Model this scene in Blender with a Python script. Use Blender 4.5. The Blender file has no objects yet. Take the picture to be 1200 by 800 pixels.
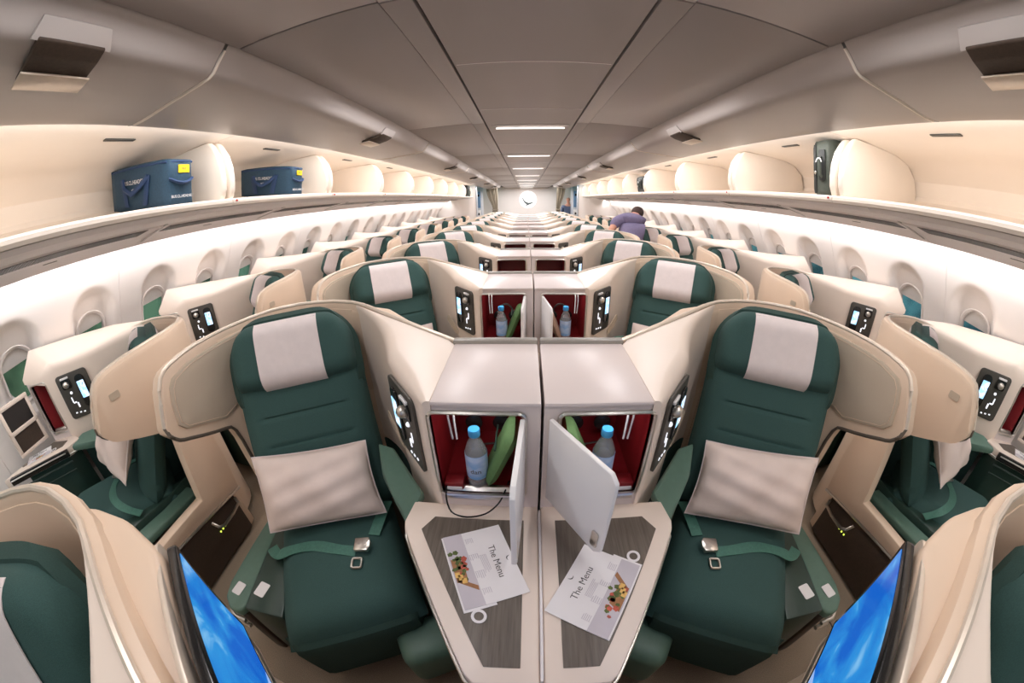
import bpy, bmesh, math, random
from mathutils import Vector as V, Matrix
random.seed(7)
sc = bpy.context.scene
COL = sc.collection
H = 1.62            # camera height above the carpet
PITCH = 1.14        # seat pitch
sin, cos, pi = math.sin, math.cos, math.pi

# ------------------------------------------------------------------ camera
def make_camera():
    cd = bpy.data.cameras.new('camera'); co = bpy.data.objects.new('camera', cd); COL.objects.link(co)
    yaw, pit, rol = -0.046689, 0.406471, -0.018906
    f = V((sin(yaw)*cos(pit), cos(yaw)*cos(pit), -sin(pit)))
    r0 = V((cos(yaw), -sin(yaw), 0)); u0 = r0.cross(f)
    r = cos(rol)*r0 + sin(rol)*u0; u = -sin(rol)*r0 + cos(rol)*u0
    m = Matrix((r, u, -f)).transposed().to_4x4(); m.translation = (-0.04117, 0, H)
    co.matrix_world = m
    cd.type = 'PANO'; cd.sensor_width = 36; cd.sensor_fit = 'HORIZONTAL'
    cy = cd
    cy.panorama_type = 'FISHEYE_LENS_POLYNOMIAL'
    cy.fisheye_fov = 3.2
    cy.fisheye_polynomial_k0 = 0.0
    cy.fisheye_polynomial_k1 = -8.35151343e-02
    cy.fisheye_polynomial_k2 = -2.32447509e-05
    cy.fisheye_polynomial_k3 = 3.86075336e-05
    cy.fisheye_polynomial_k4 = -5.82406096e-07
    cd.clip_start = 0.01
    sc.camera = co
make_camera()

# ------------------------------------------------------------------ materials
def lin(c):
    c /= 255.0
    return c/12.92 if c <= 0.04045 else ((c+0.055)/1.055)**2.4
def rgb(r, g, b): return (lin(r), lin(g), lin(b), 1)

def mat(name, c, rough=.5, metal=0, noise=0, scale=20, bump=0, bscale=200, stretch=None, c2=None, emit=None, estr=0, trans=0, coat=0, spec=.5):
    m = bpy.data.materials.new(name); m.use_nodes = True
    nt = m.node_tree; b = nt.nodes['Principled BSDF']
    b.inputs['Base Color'].default_value = c; b.inputs['Roughness'].default_value = rough
    b.inputs['Metallic'].default_value = metal; b.inputs['Specular IOR Level'].default_value = spec
    if trans: b.inputs['Transmission Weight'].default_value = trans
    if coat: b.inputs['Coat Weight'].default_value = coat
    if emit:
        b.inputs['Emission Color'].default_value = emit; b.inputs['Emission Strength'].default_value = estr
    tc = nt.nodes.new('ShaderNodeTexCoord')
    mp = nt.nodes.new('ShaderNodeMapping'); nt.links.new(tc.outputs['Object'], mp.inputs['Vector'])
    if stretch: mp.inputs['Scale'].default_value = stretch
    if noise:
        n = nt.nodes.new('ShaderNodeTexNoise'); n.inputs['Scale'].default_value = scale; n.inputs['Detail'].default_value = 4
        nt.links.new(mp.outputs['Vector'], n.inputs['Vector'])
        r = nt.nodes.new('ShaderNodeValToRGB')
        d = c2 if c2 else tuple(max(0, x*(1-noise)) for x in c[:3])+(1,)
        e = c if c2 else tuple(min(1, x*(1+noise)) for x in c[:3])+(1,)
        r.color_ramp.elements[0].color = d; r.color_ramp.elements[1].color = e
        r.color_ramp.elements[0].position = .3; r.color_ramp.elements[1].position = .7
        nt.links.new(n.outputs['Fac'], r.inputs['Fac']); nt.links.new(r.outputs['Color'], b.inputs['Base Color'])
    if bump:
        n2 = nt.nodes.new('ShaderNodeTexNoise'); n2.inputs['Scale'].default_value = bscale; n2.inputs['Detail'].default_value = 3
        nt.links.new(mp.outputs['Vector'], n2.inputs['Vector'])
        bp = nt.nodes.new('ShaderNodeBump'); bp.inputs['Strength'].default_value = bump; bp.inputs['Distance'].default_value = .002
        nt.links.new(n2.outputs['Fac'], bp.inputs['Height']); nt.links.new(bp.outputs['Normal'], b.inputs['Normal'])
    return m

M = {}
M['cream'] = mat('cream_plastic', rgb(238, 222, 208), .38, noise=.02, scale=3)
M['lilac'] = mat('pale_console_plastic', rgb(222, 209, 205), .35, noise=.02, scale=3)
M['tan'] = mat('tan_shell_plastic', rgb(226, 201, 177), .36, noise=.03, scale=3)
M['lining'] = mat('taupe_lining_fabric', rgb(196, 180, 160), .8, noise=.02, scale=300, bump=.3, bscale=600)
M['green'] = mat('dark_green_weave', rgb(50, 81, 77), .85, noise=.12, scale=350, bump=.5, bscale=500)
M['green2'] = mat('deep_green_weave', rgb(40, 67, 61), .85, noise=.12, scale=350, bump=.5, bscale=500)
M['leather'] = mat('green_leather', rgb(92, 122, 108), .42, noise=.05, scale=40, bump=.25, bscale=300)
M['dgreen'] = mat('dark_green_plastic', rgb(40, 62, 54), .35, noise=.05, scale=20)
M['cloth'] = mat('white_cloth', rgb(226, 214, 212), .9, noise=.03, scale=30, bump=.35, bscale=700)
M['pillow'] = mat('blush_pillow_cotton', rgb(230, 212, 203), .9, noise=.04, scale=12, bump=.7, bscale=22)
M['silver'] = mat('brushed_silver', rgb(214, 208, 200), .28, 1, noise=.05, scale=80)
M['champ'] = mat('champagne_trim', rgb(226, 212, 196), .3, .35, noise=.03, scale=60)
M['wood'] = mat('grey_laminate', rgb(118, 108, 98), .45, noise=.5, scale=6, stretch=(30, 1.5, 30), c2=rgb(94, 85, 76))
M['maroon'] = mat('maroon_lining', rgb(132, 24, 30), .45, noise=.08, scale=15)
M['black'] = mat('gloss_black', rgb(34, 33, 33), .15, noise=.05, scale=10)
M['char'] = mat('charcoal_plastic', rgb(70, 66, 60), .4, noise=.06, scale=30)
M['brown'] = mat('brown_leatherette', rgb(66, 52, 42), .55, noise=.15, scale=120, bump=.3, bscale=400)
M['carpet'] = mat('taupe_carpet', rgb(150, 133, 114), .97, noise=.25, scale=260, bump=.8, bscale=420)
M['wall'] = mat('white_sidewall', rgb(246, 240, 236), .5, noise=.01, scale=2)
M['ceil'] = mat('warm_grey_ceiling', rgb(160, 152, 149), .32, noise=.02, scale=3)
M['lid'] = mat('warm_grey_bin_door', rgb(180, 172, 168), .33, noise=.02, scale=3)
M['bin'] = mat('cream_bin_liner', rgb(246, 235, 223), .55, noise=.02, scale=3)
M['psu'] = mat('grey_service_panel', rgb(242, 236, 235), .45, noise=.02, scale=5)
M['dark'] = mat('dark_gap', rgb(48, 45, 43), .7, noise=.05, scale=10)
M['white'] = mat('white_plastic', rgb(240, 238, 238), .35, noise=.01, scale=5)
M['paper'] = mat('white_paper', rgb(240, 236, 236), .8, noise=.01, scale=20)
M['ink'] = mat('grey_ink', rgb(96, 92, 92), .8, noise=.02, scale=20)
M['palegrey'] = mat('pale_grey_print', rgb(205, 198, 204), .8, noise=.06, scale=8)
M['belt'] = mat('green_belt_webbing', rgb(70, 118, 104), .55, noise=.12, scale=90, bump=.3, bscale=600)
M['bag'] = mat('blue_canvas', rgb(40, 70, 92), .75, noise=.12, scale=90, bump=.5, bscale=60)
M['bagd'] = mat('navy_strap', rgb(38, 64, 104), .7, noise=.08, scale=90)
M['yellow'] = mat('yellow_tag', rgb(246, 205, 20), .6, noise=.03, scale=30)
M['edge'] = mat('dark_edge_strip', rgb(98, 88, 78), .4, noise=.04, scale=30)
M['lip'] = mat('shaded_grey_lip', rgb(150, 144, 136), .4, noise=.03, scale=30)  # grey of the console's back lip, its shade put into the colour
M['red'] = mat('red_dot', rgb(200, 24, 36), .4, noise=.03, scale=30)
M['caseg'] = mat('grey_green_suitcase_nylon', rgb(78, 84, 76), .65, noise=.12, scale=120, bump=.3)
M['cased'] = mat('black_suitcase_trim', rgb(40, 42, 40), .55, noise=.1, scale=60)
M['pouch'] = mat('green_pouch_felt', rgb(88, 120, 72), .8, noise=.1, scale=60, bump=.4)
M['taupe'] = mat('taupe_pouch_felt', rgb(160, 128, 108), .8, noise=.1, scale=60, bump=.4)
M['bluecap'] = mat('blue_bottle_cap', rgb(70, 160, 216), .35, noise=.03, scale=30)
M['bluelab'] = mat('bottle_label', rgb(206, 220, 244), .4, noise=.3, scale=14, c2=rgb(110, 166, 224), stretch=(1, 1, 2))
M['pet'] = mat('clear_bottle_plastic', (.93, .96, 1, 1), .08, trans=.75)
M['curtain'] = mat('beige_curtain', rgb(176, 164, 146), .85, noise=.1, scale=30)
M['shirt'] = mat('violet_grey_shirt', rgb(122, 114, 146), .85, noise=.08, scale=30, bump=.4, bscale=40)
M['shirt2'] = mat('navy_jacket', rgb(92, 104, 132), .85, noise=.08, scale=30)
M['trous'] = mat('dark_trousers', rgb(52, 58, 84), .85, noise=.08, scale=30)
M['skin'] = mat('skin', rgb(214, 158, 134), .55, noise=.06, scale=20)
M['hair'] = mat('dark_brown_hair', rgb(62, 44, 40), .7, noise=.2, scale=80)
M['steel'] = mat('galley_steel', rgb(196, 202, 210), .35, .6, noise=.05, scale=20)
M['bluefr'] = mat('galley_blue_frame', rgb(110, 150, 190), .4, noise=.04, scale=20)
M['cheese'] = mat('print_cheese', rgb(236, 190, 110), .8, noise=.1, scale=60)
M['board'] = mat('print_board', rgb(166, 118, 80), .8, noise=.15, scale=60)
M['herb'] = mat('print_herb', rgb(96, 108, 60), .8, noise=.3, scale=90)
M['ham'] = mat('print_ham', rgb(196, 96, 78), .8, noise=.3, scale=90)
M['shade'] = mat('window_blind', rgb(232, 228, 224), .5, noise=.02, scale=20)
M['lamp'] = mat('lit_lamp_lens', rgb(255, 250, 245), .3, noise=.01, scale=20, emit=(1, .97, .93, 1), estr=1.2)
M['ledg'] = mat('lit_green_led', rgb(200, 230, 60), .3, noise=.01, scale=20, emit=(.7, .9, .1, 1), estr=1.5)
M['emblem'] = mat('lit_emblem_disc', rgb(255, 255, 255), .4, noise=.01, scale=20, emit=(1, 1, 1, 1), estr=.75)
M['swoosh'] = mat('grey_swoosh', rgb(96, 106, 108), .5, noise=.03, scale=20)
M['icon'] = mat('lit_white_icon', rgb(240, 240, 245), .4, noise=.01, scale=20, emit=(.9, .92, 1, 1), estr=.8)

def glassm():
    m = bpy.data.materials.new('window_glass'); m.use_nodes = True
    b = m.node_tree.nodes['Principled BSDF']
    b.inputs['Base Color'].default_value = (.9, .95, .93, 1); b.inputs['Roughness'].default_value = .02
    b.inputs['Transmission Weight'].default_value = 1; b.inputs['IOR'].default_value = 1.15
    return m
M['glass'] = glassm()

def screenm(name, a, b_, c, strength, scale):
    m = bpy.data.materials.new(name); m.use_nodes = True
    nt = m.node_tree; p = nt.nodes['Principled BSDF']
    p.inputs['Base Color'].default_value = (.01, .02, .03, 1); p.inputs['Roughness'].default_value = .12
    tc = nt.nodes.new('ShaderNodeTexCoord'); n = nt.nodes.new('ShaderNodeTexNoise')
    n.inputs['Scale'].default_value = scale; n.inputs['Detail'].default_value = 5; n.inputs['Distortion'].default_value = .6
    r = nt.nodes.new('ShaderNodeValToRGB')
    r.color_ramp.elements[0].color = a; r.color_ramp.elements[0].position = .42
    r.color_ramp.elements[1].color = b_; r.color_ramp.elements[1].position = .62
    e = r.color_ramp.elements.new(.74); e.color = c
    nt.links.new(tc.outputs['Object'], n.inputs['Vector']); nt.links.new(n.outputs['Fac'], r.inputs['Fac'])
    nt.links.new(r.outputs['Color'], p.inputs['Emission Color']); p.inputs['Emission Strength'].default_value = strength
    return m
M['ocean'] = screenm('lit_ocean_screen', rgb(8, 92, 196), rgb(40, 140, 214), rgb(150, 205, 238), .9, 9)
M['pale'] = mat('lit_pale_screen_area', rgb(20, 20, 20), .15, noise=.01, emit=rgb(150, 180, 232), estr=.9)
M['phone'] = screenm('lit_handset_screen', rgb(150, 205, 250), rgb(225, 240, 255), rgb(60, 120, 210), 1.5, 30)

# ------------------------------------------------------------------ mesh helpers
def newbm(): return bmesh.new()

def quadfaces(bm, rows, close_u=False, close_v=False):
    n, m_ = len(rows), len(rows[0])
    for i in range(n if close_v else n-1):
        for j in range(m_ if close_u else m_-1):
            a, b, c, d = rows[i][j], rows[i][(j+1) % m_], rows[(i+1) % n][(j+1) % m_], rows[(i+1) % n][j]
            fs = []
            for v in (a, b, c, d):
                if v not in fs: fs.append(v)
            if len(fs) > 2:
                try: bm.faces.new(fs)
                except ValueError: pass

def loft(bm, secs, closed=True, caps=True):
    rows = [[bm.verts.new(p) for p in s] for s in secs]
    quadfaces(bm, rows, close_u=closed)
    if caps and closed:
        for r in (rows[0], rows[-1]):
            try: bm.faces.new(r)
            except ValueError: pass
    return rows

def prism(bm, pts, vec, bev=0, seg=2):
    """solid from a planar loop of 3D points pushed along vec"""
    vec = V(vec)
    a = [bm.verts.new(p) for p in pts]; b = [bm.verts.new(V(p)+vec) for p in pts]
    n = len(pts)
    fs = [bm.faces.new(a), bm.faces.new(b[::-1])]
    for i in range(n): fs.append(bm.faces.new((a[i], b[i], b[(i+1) % n], a[(i+1) % n])))
    if bev:
        bmesh.ops.recalc_face_normals(bm, faces=fs)
        es = list({e for f in fs for e in f.edges})
        bmesh.ops.bevel(bm, geom=es, offset=bev, segments=seg, affect='EDGES', clamp_overlap=True, profile=.5)

def box(bm, c, s, rot=None, bev=0, seg=2):
    x, y, z = s[0]/2, s[1]/2, s[2]/2
    pts = [V((-x, -y, -z)), V((x, -y, -z)), V((x, y, -z)), V((-x, y, -z))]
    up = V((0, 0, 2*z))
    if rot is not None:
        pts = [rot @ p for p in pts]; up = rot @ up
    prism(bm, [p+V(c) for p in pts], up, bev, seg)

def rz(a): return Matrix.Rotation(a, 3, 'Z')

def tube(bm, path, r, n=8, flat=1.0, closed=False, up=None):
    P = [V(p) for p in path]; secs = []
    for i, p in enumerate(P):
        a = P[(i-1) % len(P)] if (closed or i > 0) else p
        b = P[(i+1) % len(P)] if (closed or i < len(P)-1) else p
        t = (b-a).normalized()
        ref = V(up) if up else (V((0, 0, 1)) if abs(t.z) < .9 else V((1, 0, 0)))
        s = t.cross(ref).normalized(); u = s.cross(t).normalized()
        rr = r[i] if isinstance(r, (list, tuple)) else r
        secs.append([p + s*cos(2*pi*k/n)*rr + u*sin(2*pi*k/n)*rr*flat for k in range(n)])
    rows = [[bm.verts.new(q) for q in s] for s in secs]
    quadfaces(bm, rows, close_u=True, close_v=closed)
    if not closed:
        bm.faces.new(rows[0]); bm.faces.new(rows[-1][::-1])

def lathe(bm, prof, c, n=20, axis=None):
    c = V(c); rows = []
    for r, z in prof:
        if r < 1e-5:
            v = bm.verts.new(c+V((0, 0, z))); rows.append([v]*n)
        else: rows.append([bm.verts.new(c+V((r*cos(2*pi*k/n), r*sin(2*pi*k/n), z))) for k in range(n)])
    quadfaces(bm, rows, close_u=True)

def ball(bm, c, s, sub=2):
    r = bmesh.ops.create_icosphere(bm, subdivisions=sub, radius=1)
    for v in r['verts']: v.co = V((v.co.x*s[0], v.co.y*s[1], v.co.z*s[2]))+V(c)

def rrect(w, h, r, n=4):
    pts = []
    for cx, cy, a0 in ((w/2-r, h/2-r, 0), (-w/2+r, h/2-r, 90), (-w/2+r, -h/2+r, 180), (w/2-r, -h/2+r, 270)):
        for k in range(n+1):
            a = math.radians(a0+90*k/n); pts.append((cx+r*cos(a), cy+r*sin(a)))
    return pts

def plate(bm, c, X, Y, w, h, r, th, bev=0):
    """rounded plate centred at c in the plane X,Y, thickness th towards X x Y"""
    X, Y, c = V(X).normalized(), V(Y).normalized(), V(c)
    prism(bm, [c+X*a+Y*b for a, b in rrect(w, h, r)], X.cross(Y)*th, bev)

def edgef(a):
    a = max(0, min(1, a)); return math.sqrt(max(0, 1-(1-a)**2))

def pad_fn(r0, r1, u0, u1, th, er, narrow=0, grooves=(), gw=.2, crown=0, corner=.0, pinch=0, gd=.01):
    hw, hh, cr, cu = (r1-r0)/2, (u1-u0)/2, (r0+r1)/2, (u0+u1)/2
    def f(t, v):
        x = t*hw*(1-corner*abs(v)**6)*(1-narrow*max(0, v)**2)*(1-pinch*(1-v*v))
        y = v*hh*(1-corner*abs(t)**6)*(1-pinch*(1-t*t))
        a = min((1-abs(t))*hw, (1-abs(v))*hh)/er
        da, db = edgef((1-abs(t))*hw/er), edgef((1-abs(v))*hh/er)
        w = th*da*db + crown*(1-t*t)*(1-v*v)
        for g in grooves:
            if abs(x) < gw+.03: w -= gd*math.exp(-((cu+y-g)/.006)**2)*min(1, (gw+.03-abs(x))/.03)
        return cr+x, cu+y, w
    return f

def pad(bm, P, R, U, N, fn, nr=24, nu=30, back=0.0, wr=0):
    P, R, U, N = V(P), V(R), V(U), V(N)
    fr, bk = [], []
    for j in range(nu+1):
        v = -1+2*j/nu; a, b = [], []
        for i in range(nr+1):
            t = -1+2*i/nr
            x, y, w = fn(t, v)
            if wr: w += wr*(random.random()-.5)
            edge = i in (0, nr) or j in (0, nu)
            p = bm.verts.new(P+R*x+U*y+N*(0 if edge else w)); a.append(p)
            b.append(p if edge else bm.verts.new(P+R*x+U*y-N*(w*back)))
        fr.append(a); bk.append(b)
    quadfaces(bm, fr)
    quadfaces(bm, [r[::-1] for r in bk])

def make_mesh(name, bm, m, sx=1, off=(0, 0, 0), mats=None, sharp=38):
    bmesh.ops.remove_doubles(bm, verts=bm.verts, dist=1e-6)
    for v in bm.verts: v.co = V(((v.co.x-off[0])*sx, v.co.y-off[1], v.co.z-off[2]))
    bmesh.ops.recalc_face_normals(bm, faces=bm.faces)
    for f in bm.faces: f.smooth = True
    ang = math.radians(sharp)
    for e in bm.edges:
        if len(e.link_faces) != 2 or e.calc_face_angle(0) > ang: e.smooth = False
    me = bpy.data.meshes.new(name); bm.to_mesh(me); bm.free()
    for k in (mats or [m]): me.materials.append(M[k])
    return me

def link(name, me, parent=None, loc=(0, 0, 0)):
    o = bpy.data.objects.new(name, me); COL.objects.link(o)
    o.parent = parent; o.location = loc
    return o

def obj(name, bm, m, parent=None, loc=(0, 0, 0), mats=None, sharp=38):
    return link(name, make_mesh(name, bm, m, mats=mats, sharp=sharp), parent, loc)

def tag(o, label, cat, group=None):
    o['label'] = label; o['category'] = cat
    if group: o['group'] = group
    return o

def thing(name, label, cat, loc=(0, 0, 0), group=None, rot=0):
    o = bpy.data.objects.new(name, None); COL.objects.link(o); o.location = loc; o.rotation_euler = (0, 0, rot)
    o.empty_display_size = .05
    return tag(o, label, cat, group)

def struct(o):
    o['kind'] = 'structure'; return o

def text_mesh(name, body, size, m, extrude=.0003, align='CENTER', shear=0):
    cu = bpy.data.curves.new(name, 'FONT'); cu.body = body; cu.size = size; cu.extrude = extrude
    cu.align_x = align; cu.align_y = 'CENTER'; cu.resolution_u = 3; cu.shear = shear
    t = bpy.data.objects.new(name, cu); COL.objects.link(t)
    dg = bpy.context.evaluated_depsgraph_get()
    me = bpy.data.meshes.new_from_object(t.evaluated_get(dg)); me.name = name
    bpy.data.objects.remove(t); bpy.data.curves.remove(cu)
    me.materials.clear(); me.materials.append(M[m])
    return me

def frame3(c, X, Y):
    X, Y = V(X).normalized(), V(Y).normalized(); Z = X.cross(Y)
    m = Matrix((X, Y, Z)).transposed().to_4x4(); m.translation = V(c); return m

def area(name, loc, size, rot, power, col=(1, .966, .975)):
    l = bpy.data.lights.new(name, 'AREA'); l.shape = 'RECTANGLE'; l.size, l.size_y = size; l.energy = power; l.color = col
    o = bpy.data.objects.new(name, l); COL.objects.link(o); o.location = loc; o.rotation_euler = rot
    return o
# ------------------------------------------------------------------ the suite (seat, shell, console)
SB = (-.65, .75, 0)      # base point of a suite in its own row
RF, FF = V((.866, .5, 0)), V((.5, -.866, 0))
REC = math.radians(27)
UB = V((0, 0, cos(REC))) - FF*sin(REC)
NB = RF.cross(UB)*-1
if NB.dot(FF) < 0: NB = -NB
PB = V((-.87, .86, .5))
CA, CB = V((-.31, .712, 0)), V((-.75, 1.25, 0))
CT = (CB-CA).normalized()               # along the control face, towards the back
CN = V((-CT.y, CT.x, 0))                # out of the control face, towards the seat

WING = [(-.29, 1.065, 1.155, .02), (-.45, 1.143, 1.182, .02), (-.62, 1.224, 1.212, .02), (-.74, 1.282, 1.234, .02),
        (-.80, 1.304, 1.24, .02), (-.90, 1.318, 1.243, .02), (-1.0, 1.316, 1.243, .02), (-1.08, 1.297, 1.243, .02), (-1.14, 1.263, 1.243, .02),
        (-1.19, 1.215, 1.243, .02), (-1.225, 1.15, 1.243, .02), (-1.25, 1.08, 1.243, .02), (-1.27, 1.0, 1.243, .02), (-1.28, .95, 1.242, .02),
        (-1.286, .912, 1.241, .3), (-1.287, .902, 1.241, .60), (-1.288, .893, 1.241, .76), (-1.289, .882, 1.24, .82), (-1.29, .865, 1.24, .85), (-1.29, .84, 1.239, .862),
        (-1.29, .78, 1.234, .885), (-1.288, .72, 1.226, .912), (-1.285, .68, 1.216, .932), (-1.282, .655, 1.2, .945), (-1.279, .63, 1.165, .957),
        (-1.276, .61, 1.12, .97), (-1.275, .592, 1.075, .99), (-1.274, .58, 1.04, 1.01)]

def shell_sections(a, b, ins, outs, dz=0, inset=0, side=False):
    pts = WING[a:b]; secs = []
    for i, (x, y, zt, zb) in enumerate(pts):
        gi = a+i
        if side and .89 < y and x < -.85: zb = max(zb, .82)
        p0 = WING[max(gi-1, 0)]; p1 = WING[min(gi+1, len(WING)-1)]
        t = V((p1[0]-p0[0], p1[1]-p0[1], 0)).normalized(); n = V((t.y, -t.x, 0))   # n: outward
        if n.dot(V((x+.75, y-.6, 0))) < 0: n = -n
        zt, zb = zt-inset, zb+inset
        if outs > .02 and x < -1.2: outs_ = outs+.02*min(1, max(0, (1.15-y)/.15))
        else: outs_ = outs
        I, O = V((x, y, 0))+n*ins, V((x, y, 0))+n*outs_
        r = min(.024, abs(zt-zb)*.3, abs(outs-ins)*.45)
        s = [I+V((0, 0, zb)), I+V((0, 0, zt-r)), I+n*r*.3+V((0, 0, zt-r*.3)), I+n*r+V((0, 0, zt)),
             O-n*r+V((0, 0, zt)), O-n*r*.3+V((0, 0, zt-r*.3)), O+V((0, 0, zt-r)), O+V((0, 0, zb))]
        secs.append(s)
    return secs

def aisle_side(add):
    bm = newbm()
    prism(bm, [(-1.352, .20, .385), (-1.352, .45, .44), (-1.352, .83, .435), (-1.352, .885, .80), (-1.352, 1.02, .84), (-1.352, 1.07, .84), (-1.352, 1.09, .52), (-1.352, 1.07, .31), (-1.352, 1.0, .315), (-1.352, .45, .372), (-1.352, .20, .36)], (.06, 0, 0), .006)
    add('side_panel', bm, 'tan', None, 9)
    bm = newbm(); tube(bm, [(-1.355, 1.07, .308), (-1.355, 1.0, .315), (-1.355, .45, .372), (-1.355, .2, .36)], .0075, 6)
    add('band_trim', bm, 'silver', 'side_panel', 4)
    bm = newbm(); prism(bm, [(-1.345, .22, .02), (-1.345, .22, .35), (-1.345, .45, .37), (-1.345, 1.02, .312), (-1.345, 1.02, .02)], (.09, 0, 0), .02)
    add('stowage_cabinet', bm, 'brown', None, 9)
    bm = newbm(); prism(bm, [(-1.33, 1.0, .02), (-1.31, 1.07, .02), (-.85, 1.26, .02), (-.85, 1.22, .02), (-1.27, 1.0, .02)], (0, 0, .82), .006); add('shell_base', bm, 'tan', None, 9)
    bm = newbm(); tube(bm, [(-1.345, 1.01, .275), (-1.382, .995, .262), (-1.388, .93, .25), (-1.385, .84, .245), (-1.375, .81, .26), (-1.345, .80, .29)], .009, 6)
    add('pull_handle', bm, 'silver', 'stowage_cabinet', 4)
    bm = newbm()
    for k in range(3): box(bm, (-1.347, .86-.022*k, .205), (.006, .009, .009), bev=.002)
    add('indicator', bm, 'ledg', 'stowage_cabinet', 2)

def suite_parts(side):
    """parts of the suite: (name, mesh builder, material, parent name, level of detail, label)"""
    S = -.172 if side else -.004
    out = []
    def add(name, bm, m, parent=None, lod=9, label=None, mats=None, sharp=38): out.append((name, bm, m, parent, lod, label, mats, sharp))
    # shell
    bm = newbm(); loft(bm, shell_sections(0, len(WING), 0, .045, side=side)); add('shell', bm, 'tan', sharp=30)
    bm = newbm(); path = [(x-.006 if False else x, y, z) for x, y, z, _ in WING]
    pp = []
    for i, (x, y, z, _) in enumerate(WING):
        p0 = WING[max(i-1, 0)]; p1 = WING[min(i+1, len(WING)-1)]
        t = V((p1[0]-p0[0], p1[1]-p0[1], 0)).normalized(); n = V((t.y, -t.x, 0))
        if n.dot(V((x+.75, y-.6, 0))) < 0: n = -n
        pp.append(V((x, y, z))+n*.012)
    low = [V((x-.002, y, zb)) for x, y, zt, zb in WING[:14:-1]]
    tube(bm, pp, .0085, 8); add('rim_trim', bm, 'champ', 'shell', 9)
    bm = newbm(); tube(bm, [pp[-2]]+[pp[-1]]+low, .008, 8); add('edge_trim', bm, 'edge', 'shell', 7, 'dark edge strip')
    bm = newbm(); loft(bm, shell_sections(4, 14, -.004, .001, inset=.03)); add('back_lining', bm, 'tan', 'shell', 9)
    # padded lining of the wing, with its stitched border
    bm = newbm()
    def wingpt(y, z, d):
        ys = [w[1] for w in WING[9:]]; xs = [w[0] for w in WING[9:]]
        x = xs[-1]
        for k in range(len(ys)-1):
            if ys[k] >= y >= ys[k+1]:
                f = (ys[k]-y)/(ys[k]-ys[k+1]+1e-9); x = xs[k]+(xs[k+1]-xs[k])*f
        if y > ys[0]: x = xs[0]
        return V((x+d, y, z))
    poly = [(1.13, .96), (.86, .90), (.66, .985), (.632, 1.02), (.645, 1.10), (.665, 1.155), (.69, 1.18), (.78, 1.20), (1.14, 1.215)]
    dense = []
    for k in range(len(poly)):
        a, b = poly[k], poly[(k+1) % len(poly)]
        for q in range(4): dense.append((a[0]+(b[0]-a[0])*q/4, a[1]+(b[1]-a[1])*q/4))
    cy_, cz_ = .88, 1.06
    rings = []
    for s, d in ((1, .0), (.985, .007), (.95, .009), (.6, .009), (.25, .009)):
        rings.append([bm.verts.new(wingpt(cy_+(y-cy_)*s, cz_+(z-cz_)*s, d)) for y, z in dense])
    quadfaces(bm, rings, close_u=True); bm.faces.new(rings[-1])
    add('wing_lining', bm, 'lining', 'shell', 9, 'taupe padded lining')
    bm = newbm(); tube(bm, [wingpt(cy_+(y-cy_)*.93, cz_+(z-cz_)*.92, .010) for y, z in dense], .0012, 5, closed=True)
    add('stitching', bm, 'tan', 'shell', 3)
    # small maker's plate mark on the outside of the wing
    bm = newbm(); plate(bm, (-1.354, .70, 1.13), (0, -1, 0), (0, 0, 1), .05, .03, .006, .002); add('badge', bm, 'lining', 'shell', 2)
    # lower aisle side: tan band, brown cabinet, silver pull
    if side: aisle_side(add)
    # console: top slab, fascia with its opening, side wedge with control face
    bm = newbm(); x0, x1 = S, -.31
    ox0, ox1 = (-.19, -.292) if side else (-.047, -.298)
    zb, zt = .805, 1.112
    yf = .712
    def FY(x): return yf-(x+.31)*.70 if side else yf
    # fascia as four bars around the opening
    for a, b, c, d in ((x1, x0, zt, 1.144), (x1, x0, .735, zb), (x1, ox1, zb, zt), (ox0, x0, zb, zt)):
        prism(bm, [(a, FY(a), c), (b, FY(b), c), (b, FY(b), d), (a, FY(a), d)], (0, .02, 0))
    prism(bm, [(x0, FY(x0)+.02, .45), (x0, 1.06, .45), (x0, 1.06, 1.144), (x0, FY(x0)+.02, 1.144)], (-.012, 0, 0))
    prism(bm, [(x0, 1.045, .45), (x1, 1.045, .45), (x1, 1.045, 1.144), (x0, 1.045, 1.144)], (0, .02, 0))
    add('console_body', bm, 'lilac', None, 9)
    bm = newbm(); prism(bm, [(x0, .705, 1.135), (-.29, .705, 1.135), (-.29, 1.06, 1.142), (x0, 1.06, 1.142)], (0, 0, .014), .005)
    add('console_top', bm, 'lilac', 'console_body', 9)
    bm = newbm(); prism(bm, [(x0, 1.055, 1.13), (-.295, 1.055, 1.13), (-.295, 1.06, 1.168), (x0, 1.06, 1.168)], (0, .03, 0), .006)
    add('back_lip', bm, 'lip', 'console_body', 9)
    # wedge
    bm = newbm()
    A, D, Pk = V((-.312, .708, 0)), V((-.285, 1.068, 0)), V((-.772, 1.296, 0))
    za, zd, zp = 1.149, 1.158, 1.236
    n = 20; secs = []
    if side: PQ = [(0, V((-.172, .605, 1.165))), (.10, V((-.225, .70, 1.305))), (.5, V((-.225, 1.0, 1.265))), (.85, V((-.25, 1.30, 1.225))), (1, V((-.75, 1.32, 1.236)))]
    else: PQ = [(0, V((-.288, .706, 1.150))), (.10, V((-.288, .78, 1.151))), (.42, V((-.288, 1.066, 1.156))), (.7, V((-.53, 1.184, 1.195))), (1, V((-.762, 1.292, 1.232)))]
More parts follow.
